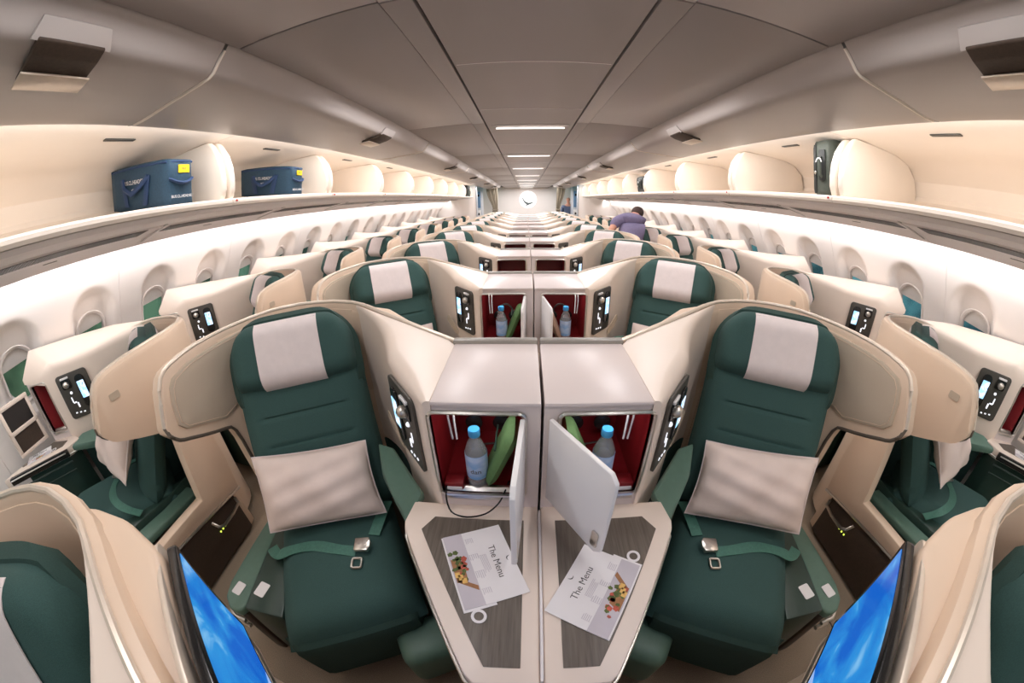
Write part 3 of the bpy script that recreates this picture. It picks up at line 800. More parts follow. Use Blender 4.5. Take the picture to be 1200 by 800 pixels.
for row in (1, 2):
    for key, sx, w in (('cl', -1, 'left'), ('cr', 1, 'right')):
        y = .712+(row-1)*PITCH
        rn = 'nearest' if row == 1 else 'second row'
        bottle((sx*.19, y+.05, .806), 'blue capped water bottle in the %s cabinet %s of the centre seam' % (rn, w), 1.1, row == 1)
        # soft pouch leaning inside
        m = 'pouch' if not (row == 2 and key == 'cr') else 'taupe'
        bm = newbm(); X, Y = V((0, 1, 0)), V((.42*(-sx), 0, 1)).normalized(); N = X.cross(Y)
        pad(bm, V((0, 0, 0)), X, Y, N, pad_fn(-.07, .07, -.11, .11, .022, .04, corner=.08), 12, 16, .9)
        o = link('amenity_pouch', make_mesh('amenity_pouch', bm, m, sharp=70), None, (sx*.116, y+.078, .922))
        tag(o, '%s soft pouch beside the bottle in the %s cabinet %s of the centre seam' % ('green' if m == 'pouch' else 'taupe', rn, w), 'pouch', 'soft pouches in the seat cabinets')
        bm = newbm(); tube(bm, [V((-.06, -.06, .07))*.2+V((0, -.066+.012*k, .05)) for k in range(11)], .003, 5); obj('zip', bm, 'dgreen', o)
        # headphones at the back
        root = thing('headphones', 'black headphones at the back of the %s cabinet %s of the centre seam' % (rn, w), 'headphones', (sx*.175, y+.24, .806), 'headphones in the seat cabinets')
        for k in (-1, 1):
            bm = newbm()
            R = Matrix.Rotation(pi/2, 3, 'X')
            secs = [[V((k*.048, 0, .10))+R @ V((r*cos(a), r*sin(a), zz)) for a in [2*pi*q/16 for q in range(16)]] for r, zz in ((.018, -.012), (.028, -.010), (.030, .005), (.022, .010))]
            loft(bm, secs); obj('ear_cup', bm, 'black', root)
        bm = newbm(); tube(bm, [(.048*cos(a), 0, .105+.07*sin(a)) for a in [pi*k/12 for k in range(13)]], .006, 6); obj('headband', bm, 'char', root)
        bm = newbm(); tube(bm, [(-.055, 0, .10), (-.055, .0, .02), (-.03, -.01, .006), (.055, 0, .012), (.055, 0, .10)], .004, 6); obj('cord', bm, 'char', root)
        area('cabinet_lamp', (sx*.175, y+.05, 1.105), (.16, .02), (math.radians(20), 0, 0), .2)
        # hook bar and cord inside, charging socket
        rt, made = ROOTS[(key, row)]
        bm = newbm()
        for dx in (.0, .016): tube(bm, [(sx*(.258-dx), y+.05, 1.105), (sx*(.26-dx), y+.05, 1.06), (sx*(.256-dx*.8), y+.055, .98)], .0032, 6)
        for v in bm.verts: v.co -= rt.location
        obj('headset_hook', bm, 'white', made['cabinet_lining'])
        bm = newbm(); box(bm, (sx*.262, y+.035, .822), (.06, .045, .028), bev=.004)
        for v in bm.verts: v.co -= rt.location
        o = obj('power_socket', bm, 'maroon', made['cabinet_lining'])
        bm = newbm(); box(bm, (sx*.262, y+.012, .815), (.05, .006, .012), bev=.002)
        for v in bm.verts: v.co -= rt.location
        obj('socket_plate', bm, 'white', made['cabinet_lining'])
# black cord that loops out of the near left cabinet
bm = newbm()
pth = [(-.285, .74, .835), (-.288, .70, .80), (-.27, .66, .768), (-.22, .652, .759), (-.16, .665, .763), (-.12, .69, .79), (-.105, .72, .812), (-.09, .78, .812)]
Q = [V(p) for p in pth]; q2 = []
for i in range(len(Q)-1):
    for k in range(4): q2.append(Q[i].lerp(Q[i+1], k/4))
for _ in range(3): q2 = [q2[0]]+[(q2[i-1]+2*q2[i]+q2[i+1])/4 for i in range(1, len(q2)-1)]+[q2[-1]]
tube(bm, q2, .0028, 6); tag(obj('headset_cord', bm, 'black'), 'thin black cord looping out of the nearest left cabinet onto the table', 'cord')
# window seats: bottle in the cabinet
for key, w in (('sl', 'left'), ('sr', 'right')):
    for row in (1, 2):
        p = to_world(key, row, (-.238, .76, .806))
        bottle(p, 'small water bottle in the red cabinet of the %s %s window seat' % ('nearest' if row == 1 else 'second', w), 1.2, False)
    # open framed door with mirror and pocket
    root, made = ROOTS[(key, 1)]
    c = V((-.18, .585, .0)); d = V((-.06, -.30, 0)).normalized()
    def W(a, z, o=0):
        n = V((d.y, -d.x, 0)); return to_world(key, 1, c+d*a+n*o+V((0, 0, z)))-root.location
    bm = newbm()
    for (a0, a1, z0, z1) in ((0, .22, 1.08, 1.105), (0, .22, .93, .955), (0, .22, .80, .82), (0, .022, .82, 1.08), (.198, .22, .82, 1.08)):
        prism(bm, [W(a0, z0), W(a1, z0), W(a1, z1), W(a0, z1)], W(0, 0, .016)-W(0, 0), .003)
    door = obj('cabinet_door', bm, 'cream', root)
    bm = newbm(); prism(bm, [W(.02, .95, .006), W(.2, .95, .006), W(.2, 1.085, .006), W(.02, 1.085, .006)], W(0, 0, .003)-W(0, 0)); obj('mirror', bm, 'black', door)
    bm = newbm(); prism(bm, [W(.02, .815, .006), W(.2, .815, .006), W(.2, .935, .006), W(.02, .935, .006)], W(0, 0, .003)-W(0, 0)); obj('pocket', bm, 'brown', door)

# ------------------------------------------------------------------ setting: floor, walls, ceiling
Y0, Y1, YB = -3.4, 10.9, 15.6
bm = newbm(); prism(bm, [(-2.86, Y0, -.06), (2.86, Y0, -.06), (2.86, YB+.2, -.06), (-2.86, YB+.2, -.06)], (0, 0, .06)); struct(obj('floor', bm, 'carpet'))
for s, nm in ((-1, 'left'), (1, 'right')):
    bm = newbm(); box(bm, (s*1.44, (Y0+YB)/2, .0015), (.006, YB-Y0-.1, .003)); struct(obj('trim_1' if s < 0 else 'trim_2', bm, 'brown'))

WP = [(0, 2.85), (.3, 2.91), (.6, 2.94), (.9, 2.93), (1.1, 2.89), (1.21, 2.83), (1.36, 2.75), (1.51, 2.668), (1.62, 2.615), (1.72, 2.58), (1.82, 2.56)]
def wallx(z):
    for (a, x), (b, x2) in zip(WP, WP[1:]):
        if a <= z <= b: return x+(x2-x)*(z-a)/(b-a)
    return WP[-1][1] if z > 1 else WP[0][1]
WIN_Y = [.525+.57*n for n in range(-6, 19)]
WZ, WHW, WHH = 1.225, .172, .288       # niche centre and half sizes
PZ, PW, PH_ = 1.185, .108, .165        # pane
def stad(dy, dz, hw, hh):
    k = max(0, abs(dz)-(hh-hw)); return math.hypot(dy, k)-hw
def niche(y, z):
    yc = min(WIN_Y, key=lambda w: abs(w-y))
    s = -stad(y-yc, z-WZ, WHW, WHH)
    if s <= 0: return 0, yc
    a = min(1, s/.045); a = a*a*(3-2*a)
    D = .035+.055*min(1, max(0, (WZ+WHH-z)/.2))
    return D*a, yc
def build_wall(s, name):
    bm = newbm()
    zs = [0, .3, .6, .8, .88]+[.90+.0155*k for k in range(43)]+[1.60, 1.68, 1.75, 1.82]
    ys = [Y0]
    y = Y0
    lo, hi = WIN_Y[0]-.285, WIN_Y[-1]+.285
    ys = [Y0, lo]
    for w in WIN_Y: ys += [w-.285+.0178125*k for k in range(1, 33)]
    joints = [1.31+1.14*k for k in range(-4, 9)]
    for j in joints: ys += [j-.003, j, j+.003]
    ys += [Y1, YB]
    ys = sorted(set(round(v, 5) for v in ys if v <= YB))
    rows = []
    holes = set()
    for i, y in enumerate(ys):
        row = []
        for j, z in enumerate(zs):
            d, yc = niche(y, z)
            g = .006 if any(abs(y-q) < 1e-4 for q in joints) and .02 < z < 1.8 else 0
            row.append(bm.verts.new((s*(wallx(z)+d+g), y, z)))
        rows.append(row)
    for i in range(len(ys)-1):
        for j in range(len(zs)-1):
            ym, zm = (ys[i]+ys[i+1])/2, (zs[j]+zs[j+1])/2
            yc = min(WIN_Y, key=lambda w: abs(w-ym))
            if stad(ym-yc, zm-PZ, PW, PH_) < -.004 : continue
            bm.faces.new((rows[i][j], rows[i+1][j], rows[i+1][j+1], rows[i][j+1]))
    o = obj(name, bm, 'wall', sharp=50)
    return struct(o)
build_wall(-1, 'wall_left'); build_wall(1, 'wall_right')

# windows: frame, blind, pane (one mesh set per side, copied)
def window_meshes(s):
    def pt(dy, z, off): return V((s*(wallx(z)+.085+off), dy, z))
    ring = []
    for k in range(32):
        a = 2*pi*k/32; cz = (PH_-PW)*(1 if sin(a) > 0 else -1)
        ring.append((PW*cos(a), PZ+cz+PW*sin(a)))
    bm = newbm()
    secs = []
    for sc_, off in ((1.12, -.002), (1.06, -.012), (.97, -.006), (.93, .03)):
        secs.append([bm.verts.new(pt(y*sc_, PZ+(z-PZ)*sc_, off)) for y, z in ring])
    quadfaces(bm, secs, close_u=True)
    fr = make_mesh('window_frame', bm, 'wall')
    bm = newbm()
    a = [bm.verts.new(pt(y*.95, PZ+(z-PZ)*.95, .022)) for y, z in ring]; b = [bm.verts.new(pt(y*.95, PZ+(z-PZ)*.95, .026)) for y, z in ring]
    bm.faces.new(a); bm.faces.new(b[::-1]); quadfaces(bm, [a, b], close_u=True)
    gl = make_mesh('glass_pane', bm, 'glass')
    bm = newbm(); cut = PZ+.045
    up = [(y, max(z, cut)) for y, z in ring if z > cut-.03]
    up = sorted(up, key=lambda p: -math.atan2(p[1]-cut, p[0]))
    prism(bm, [pt(y*.94, PZ+(z-PZ)*.94, .012) for y, z in up], (s*.004, 0, 0)); bl = make_mesh('blind', bm, 'shade')
    return fr, gl, bl
n = 1
for s in (-1, 1):
    fr, gl, bl = window_meshes(s)
    for k, y in enumerate(WIN_Y):
        if y < .2: continue
        o = struct(link('window_%d' % n, fr, None, (0, y, 0))); n += 1
        for nm, me in (('glass_pane', gl), ('blind', bl)):
            c = link(nm, me, o)

# ceiling: centre strip, side panels with seams
CZ = 2.205
bm = newbm()
seams = [1.44+1.7*k*.76 for k in range(0)]
box(bm, (0, (Y0+YB)/2, CZ+.02), (.64, YB-Y0, .04), bev=.004)
struct(obj('ceiling', bm, 'ceil'))
cy = [-2.7, -.9, .90, 2.59, 4.3, 6.0, 7.7, 9.4, 11.1, 12.8, YB]
for s in (-1, 1):
    bm = newbm()
    for a, b in zip(cy, cy[1:]):
        prism(bm, [(s*.33, a+.003, CZ), (s*.419, a+.003, CZ), (s*.419, b-.003, CZ), (s*.33, b-.003, CZ)], (0, 0, .04), .003)
        prism(bm, [(s*.422, a+.003, CZ+.004), (s*.90, a+.003, CZ-.002), (s*.90, b-.003, CZ-.002), (s*.422, b-.003, CZ+.004)], (0, 0, .04), .003)
    struct(obj('ceiling', bm, 'ceil'))
bm = newbm(); box(bm, (0, (Y0+YB)/2, CZ+.055), (2.2, YB-Y0, .02)); struct(obj('ceiling', bm, 'dark'))
# shallow seams across the centre strip
for k, y in enumerate((-.2, 1.44, 2.2, 3.6, 5.3, 7.0)):
    bm = newbm(); box(bm, (0, y, CZ+.0005), (.62, .004, .003)); struct(obj('trim_%d' % (k+3), bm, 'psu'))

# ceiling light bars
for k in range(-1, 8):
    if k == -1: continue
    y = 2.72+1.7*k
    nm = {0: 'nearest ceiling light bar, above the second seat row', 1: 'second ceiling light bar from the camera', -1: 'ceiling light bar overhead the camera', -2: 'ceiling light bar behind the camera'}.get(k, '%s ceiling light bar from the camera' % ORD[k+1] if k >= 0 else '')
    r = thing('ceiling_light', nm, 'ceiling light', (0, y, CZ), 'light bars along the ceiling')
    bm = newbm(); prism(bm, [(-.29, -.06, 0), (-.24, .012, 0), (.24, .012, 0), (.29, -.06, 0)], (0, 0, -.006), .002); obj('light_housing', bm, 'psu', r)
    bm = newbm()
    pts = [(-.26+.52*q/16, .022+.014*(1-((q-8)/8)**2)) for q in range(17)]
    prism(bm, [(x, y2, -.004) for x, y2 in pts]+[(x, y2-.008-.006*(1-(x/.26)**2), -.004) for x, y2 in pts[::-1]], (0, 0, -.012), .002)
    obj('light_lens', bm, 'lamp', r)

# ------------------------------------------------------------------ overhead bins
def extr(bm, prof, s, y0, y1):
    loft(bm, [[(s*x, y, z+H) for x, z in prof] for y in (y0, y1)])
LIDP = [(.905, .60), (.906, .588), (.918, .572), (.932, .556), (.945, .540), (.956, .525), (.966, .513), (.985, .503), (1.03, .497), (1.12, .490), (1.22, .484), (1.30, .480), (1.37, .479), (1.43, .483), (1.48, .495), (1.51, .515), (1.50, .53), (1.2, .57), (1.0, .60)]
BINP_IN = [(1.665, .150), (1.655, .165), (1.655, .180), (1.665, .190), (1.69, .193), (1.72, .187), (1.76, .188), (2.2, .248), (2.34, .272), (2.43, .30), (2.45, .33), (2.42, .42), (2.33, .49), (2.2, .52), (1.8, .535), (1.53, .53)]
BINP_OUT = [(1.53, .56), (2.3, .56), (2.52, .45), (2.54, .30), (2.50, .16), (2.3, .15)]
PSUP = [(1.668, .147), (1.70, .128), (1.80, .128), (1.98, .128), (2.03, .126), (2.04, .118), (2.20, .102), (2.22, .098), (2.25, .095), (2.33, .072), (2.37, .058), (2.385, .062), (2.385, .085), (2.2, .145), (1.70, .147)]
DIVP = [(1.70, .188), (1.672, .24), (1.664, .30), (1.668, .37), (1.69, .44), (1.73, .50), (1.76, .53), (2.15, .53), (2.30, .50), (2.40, .43), (2.435, .33), (2.42, .25), (2.33, .19)]
bins_y = [1.575+1.14*k for k in range(-3, 8)]
lampy = []
for s, sd in ((-1, 'left'), (1, 'right')):
    cnt = 0
    for i, y0 in enumerate(bins_y):
        y1 = y0+1.14
        if y1 < -.6: continue
        cnt += 1
        b = thing('overhead_bin', 'open cream overhead bin on the %s side, %s from the camera' % (sd, ORD[cnt]), 'overhead bin', (0, y0, 0), 'open bins on the %s side' % sd)
        bm = newbm(); extr(bm, BINP_IN+BINP_OUT, s, .004 if y0 > 1 else 0, 1.136 if y0 > 1 else 1.14); obj('bin_liner', bm, 'bin', b, sharp=30)
        for yy in (.012, 1.085):
            if y0+yy < 1.4: continue
            bm = newbm(); prism(bm, [(s*x, yy, z+H+.001) for x, z in DIVP], (0, .042, 0), .012, 3); obj('divider', bm, 'bin', b)
        if i > 3-1:
            bm = newbm(); ball(bm, (s*1.651, .03, .176+H), (.006, .007, .007)); obj('red_dot', bm, 'red', b)
        if i < 6:
            bm = newbm(); box(bm, (s*1.78, .55, .531+H), (.03, .16, .006), bev=.002); obj('latch_plate', bm, 'char', b)
        p = thing('service_panel', 'grey service panel with vent grille under the %s %s bin' % (ORD[cnt], sd), 'service panel', (0, y0-.25, 0), 'service panels under the %s bins' % sd)
        bm = newbm(); extr(bm, PSUP, s, .002, 1.138); obj('panel_body', bm, 'psu', p, sharp=25)
        bm = newbm(); prism(bm, [(s*2.045, .07, .1175+H-.002), (s*2.045, 1.06, .1175+H-.002), (s*2.175, 1.06, .1045+H-.002), (s*2.175, .07, .1045+H-.002)], (0, 0, .004)); g = obj('vent_grille', bm, 'char', p)
        if i < 5:
            bm = newbm()
            for q in range(60):
                yy = .08+q*.0163; prism(bm, [(s*2.05, yy, .1165+H-.0035), (s*2.05, yy+.006, .1165+H-.0035), (s*2.17, yy+.006, .1045+H-.0035), (s*2.17, yy, .1045+H-.0035)], (0, 0, .003))
            obj('grille_slats', bm, 'char', g)
        bm = newbm(); box(bm, (s*2.27, .55, .0905+H), (.014, .08, .004), bev=.002)
        if i < 5: obj('panel_latch', bm, 'char', p)
        bm = newbm(); prism(bm, [(s*2.0, .018, .125+H), (s*2.0, .032, .125+H), (s*2.33, .032, .07+H), (s*2.33, .018, .07+H)], (0, 0, .005)); obj('joint_strip', bm, 'lid', p)
    # bin doors hinged up under the ceiling
    ly = [-3.85, -1.5, .85, 3.2, 5.55, 7.9, 10.25]
    lat = [-1.8, .40, 2.32, 4.75, 6.9, 9.2, 11.2]
    for i, y0 in enumerate(ly):
        if y0 < -2: continue
        y1 = ly[i+1] if i+1 < len(ly) else 12.6
        d = thing('bin_door', 'grey overhead bin door folded up on the %s, %s from the camera' % (sd, ORD[i] if i else 'first'), 'bin door', (0, y0, 0), 'folded-up bin doors on the %s' % sd)
        bm = newbm(); extr(bm, LIDP, s, .006, y1-y0-.006); obj('door_panel', bm, 'lid', d, sharp=40)
        bm = newbm(); sm = [(x, z) for x, z in LIDP[2:14]]
        tube(bm, [(s*x, .003, z+H+.001) for x, z in sm], .006, 6); obj('door_seal', bm, 'bin', d)
        for q, yl in enumerate(lat):
            if not (y0 < yl < y1): continue
            yy = yl-y0
            hb = newbm()
            # latch: recess cup with a paddle that hangs below the door
            prism(hb, [(s*.938, yy-.085, .546+H), (s*.972, yy-.10, .504+H), (s*.972, yy+.10, .504+H), (s*.938, yy+.085, .546+H)], (-s*.006, 0, -.005), .002)
            cup = obj('latch_cup', hb, 'lid', d)
            hb = newbm()
            prism(hb, [(s*.955, yy-.085, .523+H), (s*.962, yy-.085, .500+H), (s*1.0, yy-.085, .484+H), (s*1.06, yy-.085, .472+H), (s*1.12, yy-.085, .467+H), (s*1.11, yy-.085, .482+H), (s*1.03, yy-.085, .493+H)], (0, .17, 0), .004)
            obj('latch_paddle', hb, 'brown', cup)
            hb = newbm(); prism(hb, [(s*1.055, yy-.09, .4715+H), (s*1.13, yy-.09, .4645+H), (s*1.13, yy+.09, .4645+H), (s*1.055, yy+.09, .4715+H)], (0, 0, -.007), .003)
            obj('latch_lip', hb, 'champ', cup)

# ------------------------------------------------------------------ things in the bins
def soft_box(bm, c, s, bulge=.015, n=8, top_drop=0):
    r = bmesh.ops.create_cube(bm, size=1.0)
    es = list({e for v in r['verts'] for e in v.link_edges})
    res = bmesh.ops.subdivide_edges(bm, edges=es, cuts=n, use_grid_fill=True)
    for v in bm.verts:
        x, y, z = v.co*2
        def sq(a, b, c_): return a*(1-.10*abs(b)**8*abs(a)**4)
        px, py, pz = x*s[0]/2, y*s[1]/2, z*s[2]/2
        f = (1-x*x)*(1-y*y)+(1-y*y)*(1-z*z)+(1-x*x)*(1-z*z)
        k = bulge*(1+.5*sin(9*x+7*y)*cos(8*z))
        px += (k*x*abs(x)**3)*(1-y*y)*(1-z*z); py += (k*y*abs(y)**3)*(1-x*x)*(1-z*z); pz += (k*z*abs(z)**3)*(1-y*y)*(1-x*x)
        rr = .014
        cnt = (abs(x) > .99)+(abs(y) > .99)+(abs(z) > .99)
        if cnt >= 2:
            if abs(x) > .99: px -= math.copysign(rr*.45, x)
            if abs(y) > .99: py -= math.copysign(rr*.45, y)
            if abs(z) > .99: pz -= math.copysign(rr*.45, z)
        if z > .9: pz -= top_drop*(.5+.5*sin(3*y+1))
        v.co = V((px, py, pz))+V(c)
BF = H+.184
def headset_bag(yc, W, L, hgt, label):
    """bag pushed end-first into the left bin: its tagged end looks at the aisle"""
    xe = -1.735
    b = thing('canvas_bag', label, 'bag', (xe-L/2, yc, BF), 'blue canvas bags in the left bins')
    b.location = (xe-L/2*.99, yc, BF+.006+L/2*.137); b.rotation_euler = (0, .137, 0)
    bm = newbm(); soft_box(bm, (0, 0, hgt/2), (L, W, hgt), .010); obj('bag_body', bm, 'bag', b, sharp=70)
    bm = newbm(); tube(bm, [(-L/2+.02, -W/2+.004, hgt-.016), (0, -W/2, hgt-.012), (L/2-.01, -W/2+.004, hgt-.016), (L/2+.004, 0, hgt-.014), (L/2-.01, W/2, hgt-.016)], .006, 6); obj('zip', bm, 'bagd', b)
    yf = -W/2-.010
    bm = newbm()
    for x0, x1 in ((-L*.16, -L*.20), (L*.16, L*.24)):
        prism(bm, [(x0-.022, yf, .02), (x0+.022, yf, .02), (x1+.022, yf-.004, hgt*.72), (x1-.022, yf-.004, hgt*.72)], (0, -.004, 0), .001)
    tube(bm, [(-L*.20, yf-.004, hgt*.70), (-L*.14, yf-.022, hgt*.50), (0, yf-.026, hgt*.36), (L*.14, yf-.022, hgt*.50), (L*.24, yf-.004, hgt*.70)], .009, 6, flat=1.6)
    obj('carry_strap', bm, 'bagd', b)
    t = text_mesh('front_print', 'BUS.CL.HEADSET', .030, 'white'); o = link('front_print', t, b); o.matrix_local = frame3((0, yf-.006, hgt*.62), (1, 0, 0), (0, 0, 1))
    t = text_mesh('front_print', 'HEADSET', .018, 'white'); o = link('front_print', t, b); o.matrix_local = frame3((.01, yf-.006, hgt*.45), (1, 0, 0), (0, 0, 1))
    xf = L/2+.011
    bm = newbm(); plate(bm, (xf-.004, W*.10, hgt*.78), (0, 1, 0), (0, 0, 1), W*.42, hgt*.17, .004, .005); tg = obj('tag', bm, 'yellow', b); tg['label'] = 'yellow tag'
    bm = newbm(); tube(bm, [(xf-.012, -W*.44, hgt*.58), (xf+.010, -W*.2, hgt*.50), (xf+.014, 0, hgt*.48), (xf+.010, W*.2, hgt*.50), (xf-.012, W*.44, hgt*.58)], .014, 6, flat=.6); obj('grab_strap', bm, 'bagd', b)
    t = text_mesh('end_print', 'BUS.CL.HEADSET', .019, 'white'); o = link('end_print', t, b); o.matrix_local = frame3((xf+.002, 0, hgt*.20), (0, 1, 0), (0, 0, 1))
    t = text_mesh('tag_print', 'BUS', .016, 'ink'); o = link('tag_print', t, tg); o.matrix_local = frame3((xf+.0015, W*.10, hgt*.78), (0, 1, 0), (0, 0, 1))
headset_bag(1.275, .165, .60, .235, 'nearest blue canvas bag with a yellow tag in the left bin')
headset_bag(2.32, .15, .52, .215, 'farther blue canvas bag with a yellow tag in the left bin')

def suitcase(loc, D, W, hgt, label, m='caseg', s=1):
    """D along x (into the bin), W along y; handle end looks at the aisle"""
    b = thing('suitcase', label, 'suitcase', (loc[0], loc[1], loc[2]+.006+D/2*.137), 'suitcases in the right bins'); b.rotation_euler = (0, -.137, 0)
    bm = newbm(); soft_box(bm, (0, 0, hgt/2), (D, W*.66, hgt), .008); obj('case_body', bm, m, b, sharp=70)
    bm = newbm(); soft_box(bm, (.01*s, W*.40, hgt*.49), (D*.94, W*.30, hgt*.93), .008); obj('front_pocket', bm, 'cased', b, sharp=70)
    xf = -s*(D/2+.008)
    bm = newbm(); plate(bm, (xf, -.01, hgt*.55), (0, -s, 0), (0, 0, 1), W*.28, hgt*.55, .012, .008, .002); obj('handle_plate', bm, 'cased', b)
    bm = newbm(); tube(bm, [(xf-s*.002, -.01, hgt*.34), (xf-s*.026, -.01, hgt*.38), (xf-s*.028, -.01, hgt*.62), (xf-s*.002, -.01, hgt*.68)], .010, 6); hd = obj('carry_handle', bm, 'caseg', b)
    bm = newbm(); tube(bm, [(xf-s*.034+s*.008*0, -.01+.022*cos(a), hgt*.60+.022*sin(a)) for a in [pi*k/8 for k in range(9)]], .004, 6); obj('handle_tag', bm, 'white', hd)
    bm = newbm(); tube(bm, [(xf+s*.004, W*.25, hgt*.05), (xf, W*.25, hgt*.5), (xf+s*.004, W*.25, hgt*.95)], .004, 6); z = obj('zip', bm, 'cased', b)
    bm = newbm(); ball(bm, (xf-s*.004, W*.26, hgt*.42), (.006, .008, .012)); obj('zip_puller', bm, 'silver', z)
suitcase((1.735+.25, 1.735, BF), .5, .19, .335, 'grey green suitcase on end beside the divider in the nearest right bins')
suitcase((1.74+.2, 5.33, BF), .4, .46, .25, 'small dark case far along the right bins, above the bent man', 'cased')
b = thing('backpack', 'black bag at the far end of the left bins', 'bag', (-1.88, 10.45, BF+.02)); b.rotation_euler = (0, .137, 0)
bm = newbm(); soft_box(bm, (0, 0, .16), (.26, .3, .32), .02); obj('bag_body', bm, 'cased', b, sharp=70)
bm = newbm(); soft_box(bm, (.14, 0, .10), (.06, .24, .17), .01); obj('front_pocket', bm, 'caseg', b, sharp=70)
bm = newbm(); tube(bm, [(.0, -.05, .32), (0, -.04, .355), (0, .04, .355), (0, .05, .32)], .008, 6); obj('top_loop', bm, 'caseg', b)

# ------------------------------------------------------------------ far end
bm = newbm(); box(bm, (0, YB-.6, 1.15), (2.5, .1, 2.3)); struct(obj('wall_back', bm, 'wall'))
bm = newbm(); box(bm, (0, YB+.1, 1.2), (5.6, .1, 2.4)); struct(obj('wall_front', bm, 'wall'))
em = thing('bulkhead_emblem', 'round lit emblem with a grey brush wing on the end wall', 'emblem', (0.05, YB-.655, 1.70))
bm = newbm(); prism(bm, [(.36*cos(2*pi*k/40), 0, .36*sin(2*pi*k/40)) for k in range(40)], (0, -.012, 0), .003); disc = obj('lit_disc', bm, 'emblem', em)
bm = newbm(); out = [(-.20, .17), (-.17, .06), (-.10, -.05), (0, -.10), (.10, -.09), (.20, -.06), (.17, -.10), (.08, -.15), (.02, -.17), (-.14, -.24), (-.04, -.16), (-.12, -.10), (-.18, .02)]
prism(bm, [(x*1.3, -.013, z*1.3) for x, z in out], (0, -.006, 0)); obj('wing_mark', bm, 'swoosh', disc)
def curtain(x0, x1, y, label, tie):
    c = thing('curtain', label, 'curtain', ((x0+x1)/2, y, 0), 'tied curtains at the cabin end')
    w = x1-x0; bm = newbm(); secs = []
    for k in range(21):
        z = 2.19-k*(1.95/20); f = 1-(.55*math.exp(-((z-1.35)/.4)**2)); sh = tie*.12*math.exp(-((z-1.35)/.45)**2)
        fr = [(-w/2*f+w*f*q/30+sh, .03*sin(q*1.9)) for q in range(31)]
        secs.append([V((x, yy-.006, z)) for x, yy in fr]+[V((x, yy+.006, z)) for x, yy in fr[::-1]])
    loft(bm, secs); obj('curtain_drape', bm, 'curtain', c)
    bm = newbm(); tube(bm, [(-w*.24+tie*.12, -.05, 1.34), (tie*.12, -.06, 1.32), (w*.24+tie*.12, -.05, 1.34), (w*.24+tie*.12, .05, 1.34), (tie*.12, .06, 1.34), (-w*.24+tie*.12, .05, 1.34)], .018, 6, closed=True); obj('tie_band', bm, 'curtain', c)
curtain(-1.50, -1.08, 12.95, 'beige curtain tied back at the far end of the left aisle', 1)
curtain(1.10, 1.42, 12.95, 'beige curtain tied back at the far end of the right aisle', -1)
for s, w in ((-1, 'left'), (1, 'right')):
    g = thing('galley_partition', 'white galley partition closing the %s window seats' % w, 'partition', (s*2.2, 10.95, 0), 'partitions at the cabin end')
    bm = newbm(); box(bm, (0, 0, 1.09), (1.25, .10, 2.17), bev=.012); obj('partition_panel', bm, 'wall', g)
    bm = newbm(); box(bm, (-s*.63, -.01, 1.09), (.05, .12, 2.17), bev=.008); obj('edge_post', bm, 'steel', g)
    c = thing('galley_cabinet', 'blue framed galley cabinet with dark latches behind the %s partition' % w, 'galley', (s*1.86, 12.7, 0), 'galley units at the cabin end')
    bm = newbm(); box(bm, (0, 0, 1.08), (.5, .6, 2.16), bev=.01); obj('cabinet_body', bm, 'steel', c)
    for k in range(3):
        bm = newbm(); box(bm, (0, -.305, .40+.66*k), (.44, .02, .58), bev=.006); dr = obj('galley_door', bm, 'bluefr' if k != 1 else 'white', c)
        bm = newbm(); box(bm, (-s*.13, -.32, .55+.66*k), (.10, .02, .08), bev=.004); obj('latch', bm, 'black', dr)

# ------------------------------------------------------------------ people
def skin(name, joints, edges, root, m, parent=None, sub=2, loc=(0, 0, 0)):
    names = list(joints); me = bpy.data.meshes.new(name)
    me.from_pydata([joints[k][0] for k in names], [(names.index(a), names.index(b)) for a, b in edges], [])
    o = link(name, me, parent, loc)
    sk = o.modifiers.new('skin', 'SKIN'); sk.use_smooth_shade = True
    for i, k in enumerate(names):
        r = joints[k][1]; r = (r, r) if not isinstance(r, tuple) else r
        me.skin_vertices[0].data[i].radius = r; me.skin_vertices[0].data[i].use_root = (k == root)
    o.modifiers.new('sub', 'SUBSURF').levels = sub; o.modifiers['sub'].render_levels = sub
    dg = bpy.context.evaluated_depsgraph_get()
    nm = bpy.data.meshes.new_from_object(o.evaluated_get(dg)); nm.name = name
    o.modifiers.clear(); o.data = nm; nm.materials.clear(); nm.materials.append(M[m])
    for f in nm.polygons: f.use_smooth = True
    return o
def hand(pre, J, E, w, fdir, side, curl=.5):
    """palm and five fingers added to a joint set"""
    fdir, side = V(fdir).normalized(), V(side).normalized(); w = V(w)
    dn = fdir.cross(side)
    J[pre+'palm'] = (w+fdir*.05, (.026, .018))
    for q, (off, ln) in enumerate(((-.03, .062), (-.01, .075), (.01, .07), (.028, .055))):
        a = w+fdir*.085+side*off; b = a+(fdir*cos(curl)+dn*sin(curl))*ln*.5; c = b+(fdir*cos(curl*2)+dn*sin(curl*2))*ln*.5
        J['%sf%da' % (pre, q)] = (a, .0095); J['%sf%db' % (pre, q)] = (b, .0085); J['%sf%dc' % (pre, q)] = (c, .007)
        E += [(pre+'palm', '%sf%da' % (pre, q)), ('%sf%da' % (pre, q), '%sf%db' % (pre, q)), ('%sf%db' % (pre, q), '%sf%dc' % (pre, q))]
    a = w+fdir*.035-side*.035; b = a+fdir*.03-side*.02+dn*.01
    J[pre+'ta'] = (a, .011); J[pre+'tb'] = (b, .009); E += [(pre+'palm', pre+'ta'), (pre+'ta', pre+'tb')]

